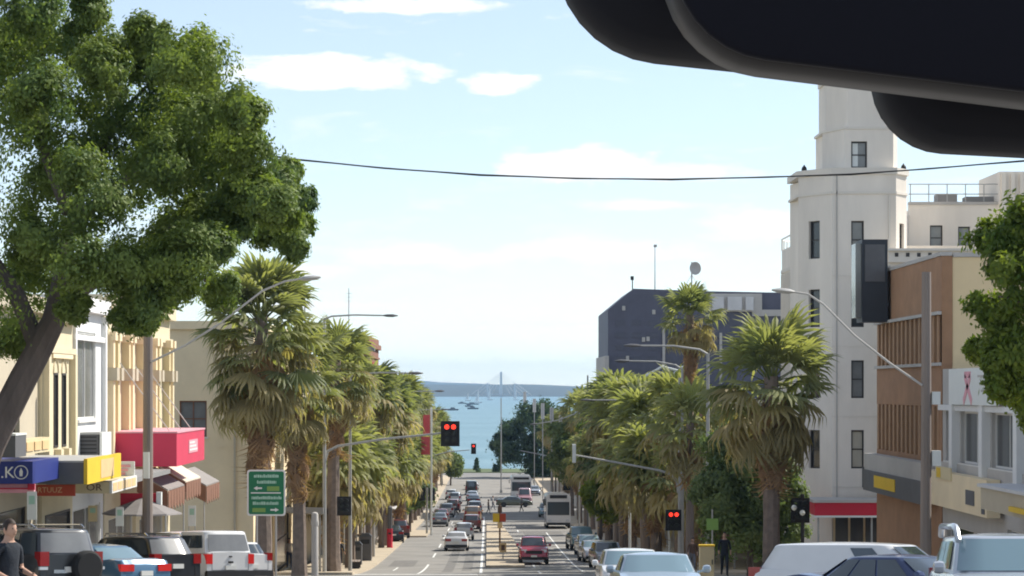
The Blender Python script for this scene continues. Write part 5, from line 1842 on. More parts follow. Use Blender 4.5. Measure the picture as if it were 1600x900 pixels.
MB().bar((-1.6, -.42, 3.3), (0, 0, 3.3), .04).build('globe_bracket', K['black_metal'], t)

lamps = [('third street light down the left side', 598, 205, (680, 611), 620), ('fourth street light down the left side', 640, 260, (690, 640), 646), ('farthest street light down the left side near the bay', 690, 430, (712, 664), 668)]
for lab, px, Y, tip, tp in lamps:
    lamp_pole(lab, px, Y, tip, tp, .09)
lampr = [('second street light down the right side', 1010, 170, (925, 625), 632), ('third street light down the right side behind the bus', 905, 240, (840, 662), 640)]
for lab, px, Y, tip, tp in lampr:
    lamp_pole(lab, px, Y, tip, tp, .09)
t = thing('lamp_pole', 'tall bare grey pole standing against the bay in mid-street', 'pole', (xat(783, 400), 400, gz(400)))
MB().tube([(0, 0, 0), (0, 0, zat(622, 400) - gz(400))], [.11, .08], 8).build('pole', K['galv'], t)
MB().box(-.2, .2, -.2, .2, 0, .5).build('base', K['galv'], t)

# timber poles with outreach lamps
for lab, px, Y, topy, arm, w in (('brown timber power pole among the left parked cars', 230, 78, 455, [(236, 566), (290, 540), (345, 505), (410, 455), (445, 440), (470, 436)], .17),
                                 ('brown timber power pole in front of the brown brick block', 1446, 75, 425, [(1440, 602), (1390, 568), (1335, 525), (1285, 475), (1262, 460), (1238, 456)], .17)):
    x = xat(px, Y)
    t = thing('power_pole', lab, 'power pole', (x, Y, gz(Y)))
    MB().tube([(0, 0, 0), (0.02, 0, 4), (0.03, 0, zat(topy, Y) - gz(Y))], [w, w * .92, w * .8], 10).build('pole', K['timber_pole'], t, smooth=True)
    O_ = Vector((x, Y, gz(Y)))
    pts = [at(a, b, Y) - O_ + Vector((0, -.1, 0)) for a, b in arm]
    MB().tube(pts, [.035, .035, .033, .032, .03, .03], 7).build('outreach_arm', K['grey_wall'], t, smooth=True)
    d = (pts[-1] - pts[-2]).normalized()
    hd = MB().tube([pts[-1] - d * .05, pts[-1] + d * .1, pts[-1] + d * .4, pts[-1] + d * .62], [.05, .13, .14, .05], 8)
    hd.v = [(a, b * 1.3 + .03, pts[-1].z + (c - pts[-1].z) * .55) for a, b, c in hd.v]
    hd.build('lamp_head', K['galv'], t, smooth=True)
    if px > 800:
        MB().box(.18, .42, -.12, .12, zat(632, Y) - gz(Y), zat(612, Y) - gz(Y)).build('junction_box', K['sign_white'], t)
        MB().box(.18, .44, -.12, .12, zat(728, Y) - gz(Y), zat(704, Y) - gz(Y)).build('junction_box', K['sign_white'], t)
    else:
        MB().box(-.09, .09, -.25, -.16, 3.4, 4.2).build('pole_plate', K['sign_white'], t)

t = thing('overhead_cable', 'twisted dark overhead cable sagging across the street', 'cable')
cp = [at(a, b, 71) for a, b in ((180, 205), (455, 248), (600, 263), (750, 273), (900, 279), (1050, 280), (1200, 277), (1330, 272), (1450, 264), (1600, 251), (1800, 228))]
MB().tube(cp, .021, 5).build('cable', K['black_metal'], t)
cp2 = [p + Vector((0, .05, .018 * (-1) ** k)) for k, p in enumerate(cp)]
MB().tube(cp2, .016, 5).build('cable_strand', K['trim'], t)

# white banner poles on the right, red banners on the left
for k, (px, Y, a, b) in enumerate(((820, 508, 613, 632), (835, 420, 624, 645), (848, 360, 631, 656), (862, 310, 638, 663), (876, 275, 650, 671))):
    x = xat(px, Y)
    t = thing('banner_pole', '%s white banner pole on the right, from the bay' % ORD[k], 'banner', (x, Y, gz(Y) + .1), group='white banner poles')
    MB().tube([(0, 0, 0), (0, 0, zat(a, Y) - gz(Y))], .07, 7).build('pole', K['galv'], t)
    MB().box(-.14 - Y * .0003, .14 + Y * .0003, -.05, -.02, zat(b, Y) - gz(Y), zat(a, Y) - gz(Y)).build('banner', K['banner_white'], t)
t = thing('banner_pole', 'pole with two faded red banners on the left by the crossing', 'banner', (xat(674, 228), 228, gz(228) + .1))
MB().tube([(0, 0, 0), (0, 0, zat(638, 228) - gz(228))], .1, 7).build('pole', K['sign_white'], t)
for a, b, x0 in ((650, 682, -.72), (684, 712, -.9)):
    MB().box(x0, -.12, -.02, .02, zat(b, 228) - gz(228), zat(a, 228) - gz(228)).build('banner', K['banner_red'], t)
t = thing('bare_pole', 'slim grey pole above the right-hand trees against the hills', 'pole', (xat(919, 240), 241, gz(241) + .1))
MB().tube([(0, 0, 0), (0, 0, zat(588, 241) - gz(241))], [.09, .07], 7).build('pole', K['sign_grey'], t)
for lab, px, top, Y in (('thin aerial above the brick building on the left', 545, 450, 236), ('thin aerial mast between the palms and the left street light', 487, 442, 150), ('short aerial on the brick building', 567, 512, 240)):
    t = thing('roof_aerial', lab, 'antenna', (xat(px, Y) - (.4 if Y == 150 else 0), Y, 0))
    z0_ = 20.9 if Y == 150 else 24.0
    MB().tube([(0, 0, z0_ - 3 if Y == 236 else z0_), (0, 0, zat(top, Y))], [.06, .035], 5).build('mast', K['galv'], t)
    for k in range(3):
        MB().bar((-.3, 0, zat(top, Y) - .5 - .35 * k), (.3, 0, zat(top, Y) - .5 - .35 * k), .03).build('element', K['galv'], t)
# curved white arches near the dark block
t = thing('steel_arch_shelter', 'pair of curved white steel arches above the right-hand palms', 'shelter', (0, 0, 0))
for k, (pa, Y) in enumerate((([(984, 640), (990, 612), (1008, 588), (1035, 573), (1062, 580)], 176), ([(1046, 600), (1052, 585), (1066, 574), (1085, 572)], 178))):
    MB().tube([(at(*pa[0], Y).x, Y, gz(Y))] + [at(a, b, Y) for a, b in pa], .09, 8).build('arch', K['sign_white'], t, smooth=True)

# ------------------------------------------------------------------ signs and street furniture
Y = 95.0
p0, p1 = at(386, 806, Y), at(446, 734, Y)
t = thing('direction_sign', 'green road direction sign with white border and arrows', 'road sign', (0, 0, 0))


def rrect(x0, x1, z0, z1, r, n=5):
    o_ = []
    for cx, cz, a0 in ((x1 - r, z0 + r, -90), (x1 - r, z1 - r, 0), (x0 + r, z1 - r, 90), (x0 + r, z0 + r, 180)):
        o_ += [(cx + r * math.cos(R(a0 + 90 * k / n)), cz + r * math.sin(R(a0 + 90 * k / n))) for k in range(n + 1)]
    return o_


MB().prism(rrect(p0.x, p1.x, p0.z, p1.z, .10), Y, Y + .03, 'y').build('border', K['sign_white'], t)
MB().prism(rrect(p0.x + .06, p1.x - .06, p0.z + .06, p1.z - .06, .08), Y - .006, Y - .001, 'y').build('panel', K['sign_green'], t)
W_, H_ = p1.x - p0.x, p1.z - p0.z


def sg(u0, u1, v0, v1, m, nm='legend'):
    q = random.Random(int(u0 * 100 + v0 * 977))
    mb = MB()
    u = u0
    while u < u1:
        w = q.uniform(.022, .05)
        h = q.uniform(.72, 1.0) * (v1 - v0)
        mb.box(p0.x + W_ * u, p0.x + W_ * min(u1, u + w), Y - .012, Y - .0065, p1.z - H_ * v1, p1.z - H_ * v1 + H_ * h)
        u += w + q.uniform(.006, .014)
    mb.build(nm, K[m], t)


sg(.18, .82, .10, .17, 'sign_mint')
sg(.26, .76, .23, .30, 'sign_mint')
MB().box(p0.x + W_ * .52, p0.x + W_ * .84, Y - .012, Y - .0065, p1.z - H_ * .46, p1.z - H_ * .36).build('patch', K['sign_olive'], t)
MB().box(p0.x + W_ * .1, p0.x + W_ * .88, Y - .012, Y - .0065, p1.z - H_ * .515, p1.z - H_ * .49).build('divider', K['sign_white'], t)
sg(.12, .90, .57, .64, 'sign_mint')
sg(.15, .82, .69, .76, 'sign_mint')
MB().box(p0.x + W_ * .14, p0.x + W_ * .48, Y - .012, Y - .0065, p1.z - H_ * .92, p1.z - H_ * .83).build('patch', K['sign_olive'], t)
for (cu, cv, d) in ((.28, .40, -1), (.72, .87, 1)):
    cx, cz = p0.x + W_ * cu, p1.z - H_ * cv
    w, h = W_ * .11, H_ * .045
    MB().prism([(cx + d * w, cz), (cx + d * w * .1, cz + h), (cx + d * w * .1, cz + h * .4), (cx - d * w, cz + h * .4), (cx - d * w, cz - h * .4), (cx + d * w * .1, cz - h * .4), (cx + d * w * .1, cz - h)][::d], Y - .012, Y - .0065, 'y').build('arrow', K['sign_white'], t)
for u in (.25, .75):
    MB().tube([(p0.x + W_ * u, Y + .06, gz(Y)), (p0.x + W_ * u, Y + .06, p1.z - .1)], .04, 7).build('post', K['galv'], t)


def post(label, px, Y, top_py, w, m, name='post', cat='post', cap=None, group=None):
    x = xat(px, Y)
    z0 = gz(Y) + .1
    h = zat(top_py, Y) - z0
    t = thing(name, label, cat, (x, Y, z0), group=group)
    MB().lathe([(w, 0), (w, h * .96), (w * .8, h * .985), (w * .3, h)], n=10).build('shaft', K[m], t, smooth=True)
    MB().lathe([(w * 1.12, h * .78), (w * 1.14, h * .80), (w * 1.14, h * .84), (w * 1.12, h * .86)], n=10).build('band', K[cap or m], t)
    return t


post('thick pale timber post at the kerb right of the road sign', 492, 118, 800, .16, 'grey_wall')
post('slim pale bollard at the left kerb past the palms', 584, 176, 782, .09, 'grey_wall', cap='sign_white')


def pillar(label, px, Y, top, split, bot_col, w, topm):
    x = xat(px, Y)
    z0 = gz(Y) + .1
    h = zat(top, Y) - z0
    hs = zat(split, Y) - z0
    t = thing('postal_pillar', label, 'pillar', (x, Y, z0), group='red pillars on the left footpath')
    MB().lathe([(w, 0), (w, .1), (w * .92, .14), (w * .92, hs * .95), (w, hs)], n=14).build('red_drum', K[bot_col], t, smooth=True)
    MB().lathe([(w * .75, hs), (w * .75, h * .88), (w * .9, h * .9), (w * .85, h * .96), (w * .2, h)], n=14).build('cap', K[topm], t, smooth=True)
    MB().box(-w * .5, w * .5, -w * 1.0, -w * .88, hs * .72, hs * .8).build('slot', K['black_metal'], t)


pillar('red round pillar with a pale cap behind the thick timber post', 470, 146, 812, 835, 'sign_red', .26, 'banner_white')
pillar('second red pillar farther down the left footpath by the shelter', 609, 196, 790, 826, 'sign_red', .24, 'sign_grey')


def bin_(label, px, Y, w=.34, h=1.25):
    x = xat(px, Y)
    t = thing('litter_bin', label, 'bin', (x, Y, gz(Y) + .13), group='litter bins on the left footpath')
    MB().box(-w, w, -w, w, 0, h).build('bin_body', K['sign_grey'], t)
    MB().hexa([(-w - .04, -w - .04, h + .002), (w + .04, -w - .04, h + .002), (w + .04, w + .04, h + .002), (-w - .04, w + .04, h + .002)], [(-w * .6, -w * .6, h + .2), (w * .6, -w * .6, h + .2), (w * .6, w * .6, h + .2), (-w * .6, w * .6, h + .2)]).build('lid', K['black_metal'], t)
    MB().box(-w * .7, w * .7, -w - .02, -w - .003, h * .7, h * .88).build('opening', K['black_metal'], t)


bin_('dark litter bin under the left palms nearest the light pole', 557, 160)
bin_('dark litter bin just before the second bollard on the left', 571, 168, .4, 1.6)
t = thing('bus_shelter', 'bus shelter with a pale sloping roof on the left footpath', 'shelter', (xat(601, 205), 205, gz(205) + .13))
MB().hexa([(-.9, -2.6, 2.5), (.9, -2.6, 2.85), (.9, 2.6, 2.85), (-.9, 2.6, 2.5)], [(-.9, -2.6, 2.6), (.9, -2.6, 2.95), (.9, 2.6, 2.95), (-.9, 2.6, 2.6)]).build('roof', K['banner_white'], t)
for y in (-2.4, 0, 2.4):
    MB().tube([(-.75, y, 0), (-.75, y, 2.55)], .05, 6).build('post', K['galv'], t)
MB().box(-.72, -.68, -2.3, 2.3, .4, 2.2).build('glass_back', K['glass_lit'], t)
MB().box(-.6, -.2, -1.8, 1.8, .42, .48).build('bench_seat', K['timber_pole'], t)
MB().box(-.85, .85, -2.62, -2.605, 2.2, 2.42).build('route_sign', K['sign_grey'], t)
t = thing('street_bench', 'small timber bench near the left kerb past the light pole', 'bench', (xat(556, 150), 150, gz(150) + .13))
for k in range(3):
    MB().box(-.25 + k * .18, -.11 + k * .18, -.8, .8, .43, .47).build('seat_slat', K['timber_pole'], t)
for k in range(2):
    MB().box(-.34, -.3, -.8, .8, .6 + k * .16, .7 + k * .16).build('back_slat', K['timber_pole'], t)
for y in (-.65, .65):
    MB().box(-.33, .25, y - .03, y + .03, 0, .43).build('leg', K['black_metal'], t)

# signs on the median
Ym = 190.0
t = thing('median_sign', 'yellow and brown sign boards on a post on the median', 'road sign', (xat(781, Ym), Ym, gz(Ym) + .1))
MB().tube([(0, 0, 0), (0, 0, zat(787, Ym) - gz(Ym) - .1)], .07, 7).build('post', K['cloth_brown'], t)
zz = zat(802, Ym) - gz(Ym) - .1
MB().box(-.52, -.04, -.1, -.07, zz - .65, zz).build('yellow_board', K['sign_yellow'], t)
MB().box(.0, .44, -.1, -.07, zz - .62, zz - .02).build('brown_board', K['sign_orange'], t)
MB().box(-.18, .18, -.14, -.105, zz - 1.1, zz - .66).build('lower_board', K['sign_peach'], t)
MB().box(-.16, .16, -.14, -.105, zz + .05, zz + .55).build('upper_board', K['cloth_brown'], t)
Ym = 172.0
t = thing('median_sign', 'small yellow keep-left board at the near end of the median', 'road sign', (xat(786, Ym), Ym, gz(Ym) + .1))
MB().tube([(0, 0, 0), (0, 0, 1.1)], .04, 7).build('post', K['galv'], t)
MB().box(-.22, .22, -.07, -.045, .45, 1.1).build('board', K['sign_peach'], t)
MB().box(-.12, .12, -.08, -.072, .6, .95).build('arrow_panel', K['cloth_brown'], t)

# ------------------------------------------------------------------ shop awnings and signs on the left
YA = 66.0
t = thing('bank_awning', 'dark blue shop sign lettered .K with a round white emblem', 'shop sign')
x0, x1 = xat(-40, YA), xat(51, YA)
MB().box(x0, x1, YA, YA + 4, zat(756, YA), zat(721, YA)).build('sign_box', K['sign_blue'], t)
text('.K', .42, 'sign_white', t, (xat(12, YA), YA - .004, zat(739, YA)), SOUTH)
mb = MB()
cx, cz = xat(33, YA), zat(738, YA)
ring_ = [(cx + .17 * math.cos(a), YA - .012, cz + .17 * math.sin(a)) for a in np.linspace(0, 6.2832, 25)]
mb.tube(ring_, .014, 5, caps=False)
mb.build('emblem_ring', K['sign_white'], t)
MB().prism([(cx - .035, cz - .1), (cx + .035, cz - .1), (cx + .045, cz + .02), (cx, cz + .12), (cx - .045, cz + .02)], YA - .014, YA - .003, 'y').build('emblem_drop', K['sign_white'], t)
MB().box(x0, xat(50, YA), YA + .3, YA + .5, zat(771, YA), zat(757, YA)).build('lower_board', K['sign_pink'], t)
MB().box(x0, xat(44, YA), YA + .27, YA + .297, zat(765, YA), zat(763, YA)).build('red_band', K['sign_red'], t)
MB().box(xat(41, YA), xat(52, YA), YA + .2, YA + .26, zat(766, YA), zat(756.5, YA)).build('red_end', K['sign_red'], t)
MB().box(-13.25, x1 - .05, YA + 4.002, YA + 4.1, zat(735, YA), zat(723, YA)).build('awning_deck', K['roof'], t)
t = thing('roof_sign', 'small grey box with a yellow end above the dark blue sign', 'shop sign')
YB_ = 64.0
MB().box(xat(-30, YB_), xat(24, YB_), YB_, YB_ + 1.5, zat(715, YB_), zat(681, YB_)).build('box', K['sign_grey'], t)
MB().box(xat(-30, YB_), xat(5, YB_), YB_ - .03, YB_ - .002, zat(712, YB_), zat(684, YB_)).build('yellow_panel', K['sign_yellow'], t)
MB().box(xat(-30, YB_), xat(25, YB_), YB_ - .05, YB_ + 1.5, zat(681, YB_) + .003, zat(679, YB_) + .02).build('top_edge', K['sign_white'], t)
t = thing('parapet_sign', 'cream awning parapet with blank panels above the grey board', 'awning')
XA = xat(24, 65.5)
f_ = east(XA, 65.5)
zA, zB = zat(712, 66), zat(688, 66)
trimbox(t, f_, 'parapet', 'sign_cream', 0, 5.2, zA, zB, -.3, 0)
for k in range(4):
    trimbox(t, f_, 'panel', 'sign_peach', .3 + k * 1.2, 1.3 + k * 1.2, zA + .08, zB - .08, .002, .03)
t = thing('shop_awning', 'charcoal awning fascia with a yellow street side', 'awning')
YG = 70.0
x0, x1 = xat(53, YG), xat(131, YG)
MB().box(x0, x1 - .003, YG, YG + 6, zat(756, YG), zat(723, YG)).build('end_fascia', K['sign_grey'], t)
f_ = east(x1, YG)
trimbox(t, f_, 'street_fascia', 'sign_yellow', -.02, 6.4, zat(757, YG), zat(717, YG), 0, .1)
trimbox(t, f_, 'print_panel', 'sign_peach', 2.4, 4.9, zat(752, YG), zat(722, YG), .102, .11)
MB().box(x0 - 1, x1, YG + .02, YG + 6, zat(723, YG) + .002, zat(721, YG) + .02).build('awning_top', K['galv'], t)
MB().box(-13.25, x0 - .003, YG + .05, YG + 6, zat(745, YG), zat(735, YG)).build('awning_deck', K['roof'], t)
t = thing('hanging_sign', 'orange-red board lettered RTUUZ under the charcoal awning', 'shop sign')
YO = 70.6
MB().box(xat(56, YO), xat(117, YO), YO, YO + .12, zat(775, YO), zat(757.5, YO)).build('board', K['sign_orange'], t)
text('RTUUZ', .21, 'sign_peach', t, (xat(78, YO), YO - .004, zat(766, YO)), SOUTH)
t = thing('shop_awning', 'cream awning lettered OR with a white panelled street side', 'awning')
YC = 75.0
x0, x1 = xat(118, YC), xat(171, YC)
MB().box(x0, x1 - .003, YC, YC + 5, zat(771, YC), zat(753, YC)).build('end_fascia', K['sign_cream'], t)
text('OR', .28, 'cloth_brown', t, (xat(147, YC), YC - .004, zat(762, YC)), SOUTH, sx=1.2)
f_ = east(x1, YC)
trimbox(t, f_, 'street_fascia', 'frame_white', -.01, 5.3, zat(771, YC), zat(752, YC), 0, .08)
for k in range(5):
    trimbox(t, f_, 'panel', 'sign_peach', .15 + k, 1.0 + k, zat(768, YC), zat(755, YC), .081, .09)
MB().box(-13.1, x0 - .003, YC + 1.1, YC + 14.5, zat(765, YC), zat(757, YC)).build('awning_deck', K['roof'], t)
MB().box(x0, x1 - .01, YC + 5.003, YC + 14.5, zat(765, YC), zat(757, YC)).build('awning_deck', K['roof'], t)
t = thing('awning_advert', 'pale advert board with pink print above the cream awning', 'shop sign')
MB().box(xat(183, 80), xat(210, 80), 80, 80.1, zat(747, 80), zat(721, 80)).build('board', K['sign_white'], t)
for k in range(3):
    MB().box(xat(186, 80), xat(204 - 4 * k, 80), 79.97, 79.998, zat(730 + 6 * k, 80), zat(726 + 6 * k, 80)).build('print', K['sign_pink'], t)
t = thing('rooftop_unit', 'dark grey box on the awning beneath the white shopfront', 'plant box')
MB().box(xat(114, 84), xat(154, 84), 84, 85.5, zat(713, 84), zat(679, 84)).build('casing', K['sign_grey'], t)
MB().box(xat(112, 84), xat(156, 84), 83.95, 85.55, zat(679, 84) + .002, zat(677, 84) + .03).build('lid', K['galv'], t)
for k in range(5):
    MB().box(xat(117, 84), xat(151, 84), 83.97, 83.998, zat(708 - 6 * k, 84), zat(706 - 6 * k, 84)).build('louvre', K['black_metal'], t)
MB().box(xat(156.5, 84), xat(160, 84), 83.9, 86, zat(713, 84), zat(676, 84)).build('side_post', K['sign_white'], t)
t = thing('crimson_awning', 'large bright crimson box awning with a small white logo', 'awning')
YC = 90.0
x0, x1 = xat(160, YC), xat(276, YC)
zt_, zb_ = zat(677, YC), zat(729, YC)
MB().box(x0, x1, YC, YC + 8.8, zb_, zt_).build('fascia_box', K['sign_crimson'], t)
MB().box(x0 - .02, x1 + .03, YC - .03, YC + 8.85, zt_ + .002, zt_ + .06).build('top_flashing', K['sign_pink'], t)
f_ = east(x1, YC)
trimbox(t, f_, 'logo', 'sign_pink', 3.6, 6.4, zb_ + .38, zb_ + .86, .002, .02)
for k in range(3):
    trimbox(t, f_, 'logo_bar', 'sign_white', 3.75, 6.2 - .4 * k, zb_ + .46 + .13 * k, zb_ + .53 + .13 * k, .021, .028)
for yy in (91.5, 95, 98):
    MB().tube([(x1 - .4, yy, zt_), (LX + .2, yy, zt_ + 2.6)], .018, 4).build('stay_rod', K['galv'], t)
# canvas drop awnings below the crimson one
for k, (Yq, xa, xb, za, zb2, m) in enumerate(((91, 214, 262, 736, 765, 'canvas_grey'), (97, 248, 290, 727, 752, 'canvas'), (103, 282, 322, 735, 758, 'canvas_grey'))):
    t = thing('canvas_awning', ['grey', 'pale', 'dark'][k] + ' sloping canvas awning with a brown valance below the crimson box', 'awning', group='canvas awnings')
    A, B = at(xa, za, Yq), at(xb, zb2, Yq)
    L_ = 5.0
    MB().hexa([(A.x, Yq, A.z - .05), (B.x, Yq, B.z - .05), (B.x, Yq + L_, B.z - .05), (A.x, Yq + L_, A.z - .05)],
              [(A.x, Yq, A.z), (B.x, Yq, B.z), (B.x, Yq + L_, B.z), (A.x, Yq + L_, A.z)]).build('canvas', K[m], t)
    MB().prism([(A.x, A.z - .052), (B.x, B.z - .052), (B.x, B.z - .7), (A.x, A.z - .75)], Yq - .02, Yq - .005, 'y').build('end_flap', K['canvas_brown'], t)
    for j in range(6):
        y0 = Yq + j * L_ / 6
        MB().prism([(y0 + .02, B.z - .06), (y0 + L_ / 6 - .02, B.z - .06), (y0 + L_ / 6 - .06, B.z - .62), (y0 + L_ / 12, B.z - .78), (y0 + .06, B.z - .62)], B.x + .003, B.x + .025, 'x').build('valance', K['canvas_brown'], t)
    MB().tube([(B.x - .1, Yq + .2, gz(Yq)), (B.x - .1, Yq + .2, B.z - .05)], .03, 6).build('post', K['galv'], t)
t = thing('market_umbrella', 'grey market umbrella behind the timber pole', 'umbrella', (xat(222, 86), 86, gz(86) + .13))
hh = zat(778, 86) - gz(86) - .13
MB().lathe([(1.35, hh - .55), (1.33, hh - .5), (.7, hh - .25), (.05, hh)], n=8).build('canopy', K['canvas_grey'], t)
MB().tube([(0, 0, 0), (0, 0, hh)], .03, 6).build('pole', K['timber_pole'], t)
for k, (px, py0, py1, w, Yp, lab, m) in enumerate(((50, 768, 812, 15, 66, 'tall white poster on a stand left of the dark four-wheel drive', 'sign_white'), (187, 792, 822, 12, 84, 'white poster board in the shopfront behind the blue sedan', 'sign_white'),
                                                   (300, 790, 822, 12, 100, 'white menu board under the canvas awnings', 'sign_white'), (145, 790, 815, 14, 80, 'cream poster in the shop window behind the parked cars', 'sign_cream'))):
    t = thing('poster_board', lab, 'poster', (xat(px, Yp), Yp, gz(Yp) + .13))
    za, zb2 = zat(py1, Yp) - gz(Yp) - .13, zat(py0, Yp) - gz(Yp) - .13
    hwid = w / 2 * Yp / F
    MB().box(-hwid, hwid, -.03, 0, za, zb2).build('board', K[m], t)
    MB().box(-hwid * .6, hwid * .6, -.04, -.032, za + (zb2 - za) * .55, za + (zb2 - za) * .85).build('print', K['sign_mint'], t)
    for sx in (-1, 1):
        MB().bar((sx * hwid * .8, .02, 0), (sx * hwid * .8, .02, zb2), .03).build('leg', K['galv'], t)
t = thing('red_shop_sign', 'crimson hanging sign with a white end below the cream awning', 'shop sign')
MB().box(xat(188, 86), xat(244, 86), 86, 86.2, zat(790, 86), zat(771, 86)).build('board', K['sign_red'], t)
MB().box(xat(244.5, 86), xat(252, 86), 85.95, 86.25, zat(792, 86), zat(769, 86)).build('white_end', K['sign_white'], t)

# ------------------------------------------------------------------ people
def skinned(nodes, edges, subd=2):
    """nodes: name -> (xyz, radius). One continuous skin over the skeleton, pelvis as root."""
    names = list(nodes)
    me = bpy.data.meshes.new('sk')
    me.from_pydata([nodes[n][0] for n in names], [(names.index(a), names.index(b)) for a, b in edges], [])
    o_ = bpy.data.objects.new('sk', me)
    COL.objects.link(o_)
    o_.modifiers.new('s', 'SKIN')
    lay = me.skin_vertices[0].data
    for i_, n in enumerate(names):
        r_ = nodes[n][1]
        lay[i_].radius = r_ if isinstance(r_, tuple) else (r_, r_)
        lay[i_].use_root = (n == 'pelvis')
    ss = o_.modifiers.new('u', 'SUBSURF')
    ss.levels = ss.render_levels = subd
    dg = bpy.context.evaluated_depsgraph_get()
    out = bpy.data.meshes.new_from_object(o_.evaluated_get(dg))
    bpy.data.objects.remove(o_)
    return out


def human(pose, hands=True, subd=2):
    N_ = {'pelvis': ((0, 0, .96), (.155, .11)), 'waist': ((0, 0, 1.1), (.145, .10)), 'chest': ((0, .01, 1.3), (.17, .115)), 'collar': ((0, 0, 1.44), (.10, .075)), 'neck': ((0, .01, 1.51), .058), 'skull': ((0, .03, 1.6), (.07, .085))}
    E_ = [('pelvis', 'waist'), ('waist', 'chest'), ('chest', 'collar'), ('collar', 'neck'), ('neck', 'skull')]
    for s, nm in ((-1, 'l'), (1, 'r')):
        P_ = pose[nm]
        N_['sh' + nm] = ((s * .185, 0, 1.40), .062)
        N_['el' + nm] = (P_['elbow'], .045)
        N_['wr' + nm] = (P_['wrist'], .031)
        E_ += [('collar', 'sh' + nm), ('sh' + nm, 'el' + nm), ('el' + nm, 'wr' + nm)]
        N_['hip' + nm] = ((s * .09, 0, .90), .095)
        N_['kn' + nm] = (P_['knee'], .065)
        N_['an' + nm] = (P_['ankle'], .045)
        a = Vector(P_['ankle'])
        N_['to' + nm] = (tuple(a + Vector((s * .02, .17, -.045))), .035)
        E_ += [('pelvis', 'hip' + nm), ('hip' + nm, 'kn' + nm), ('kn' + nm, 'an' + nm), ('an' + nm, 'to' + nm)]
        w = Vector(P_['wrist'])
        d = (w - Vector(P_['elbow'])).normalized()
        pm_ = w + d * .075
        N_['pa' + nm] = (tuple(pm_), .034)
        E_.append(('wr' + nm, 'pa' + nm))
        if hands:
            side = d.cross(Vector((0, 0, 1))).normalized() if abs(d.z) < .9 else Vector((0, 1, 0))
            dn = Vector((0, 0, -1)) if abs(d.z) < .9 else Vector((-s, 0, 0))
            for k, ln in enumerate((.072, .082, .078, .062)):
                b0 = pm_ + d * .02 + side * (.024 - .016 * k)
                m1 = b0 + d * ln * .6 + dn * .008
                m2 = m1 + d * ln * .3 + dn * ln * .45
                for j, (q, r_) in enumerate(((b0 + d * .015, .010), (m1, .009), (m2, .008))):
                    N_['f%s%d%d' % (nm, k, j)] = (tuple(q), r_)
                E_ += [('pa' + nm, 'f%s%d0' % (nm, k)), ('f%s%d0' % (nm, k), 'f%s%d1' % (nm, k)), ('f%s%d1' % (nm, k), 'f%s%d2' % (nm, k))]
            th = w + d * .03 + Vector((0, 0, .03))
            N_['t%s0' % nm] = (tuple(th), .012)
            N_['t%s1' % nm] = (tuple(th + d * .035 + Vector((0, 0, .012))), .009)
            E_ += [('pa' + nm, 't%s0' % nm), ('t%s0' % nm, 't%s1' % nm)]
    return skinned(N_, E_, subd)


def add_head(me, mats):
    """Join a shaped head (skull, nose, brow, chin, ears) onto the body mesh."""
    bm = bmesh.new()
    bm.from_mesh(me)
    r_ = bmesh.ops.create_uvsphere(bm, u_segments=20, v_segments=16, radius=1.0)
    for v_ in r_['verts']:
        x, y, z = v_.co
        X_, Y_, Z_ = x * .076, y * .095, z * .122
        if z < 0:                                  # jaw narrows and comes forward
            X_ *= 1 - .30 * z * z
            Y_ = Y_ * (1 - .18 * z * z) + (.018 * -z if y > 0 else .01 * -z)
        if y > .75 and abs(x) < .28:
            if -.42 < z < .12:
                Y_ += .024 * (1 - abs(z + .18) / .32) * (1 - abs(x) / .3)     # nose
            if .12 < z < .3:
                Y_ += .004                                                     # brow
        if y > .55 and .0 < z < .18 and .2 < abs(x) < .6:
            Y_ -= .009                                                         # eye sockets
        v_.co = (X_, Y_ + .028, Z_ + 1.645)
    for s in (-1, 1):
        e_ = bmesh.ops.create_uvsphere(bm, u_segments=8, v_segments=6, radius=1.0)
        for v_ in e_['verts']:
            v_.co = (s * .078 + v_.co.x * .012, .012 + v_.co.y * .02, 1.64 + v_.co.z * .032)
    bm.to_mesh(me)
    bm.free()
    for m_ in mats:
        me.materials.append(K[m_])
    return me


def dress(me, sleeve, pants_top=.98, neck=1.475):
    """Material by where on the body a face lies: 0 skin, 1 shirt, 2 trousers, 3 shoes."""
    for p_ in me.polygons:
        c = p_.center
        i_ = 1
        if c.z > neck:
            i_ = 0
        elif sleeve(c):
            i_ = 0
        elif c.z < .09:
            i_ = 3
        elif c.z < pants_top and abs(c.x) < .32:
            i_ = 2
        p_.material_index = i_
        p_.use_smooth = True


def hair_mesh():
    mb = MB()

    def P(u, v):
        a = 2 * math.pi * u
        ph = v * 1.0
        x, y, z = math.sin(ph * 1.75) * math.cos(a), math.sin(ph * 1.75) * math.sin(a), math.cos(ph * 1.75)
        lim = 1.0
        if y > .35 and z < .55:                 # hairline over the forehead
            z2 = max(z, .5)
            lim = .97
            z = z2
        return Vector((x * .083 * lim, y * .102 * lim + .024, z * .128 + 1.655))
    return mb.grid(P, 24, 10).mesh('hair', recalc=True, smooth=True, angle=180)


def person(label, X, Y, head, mesh, hair, scale=1.0, group=None, dz=.13):
    t = thing('person', label, 'person', group=group)
    b_ = link('body', mesh, None, t)
    link('hair', hair, K['hair'], t)
    for s in (-1, 1):
        MB().lathe([(.002, -.004), (.012, 0), (.002, .006)], (s * .03, .112, 1.657), 8, 'y').build('eye', K['black_metal'], t)
    MB().box(-.022, .022, .117, .122, 1.578, 1.585).build('mouth', K['cloth_brown'], t)
    t.location = (X, Y, gz(Y) + dz)
    t.rotation_euler = (0, 0, -R(head))
    t.scale = (scale,) * 3
    return t


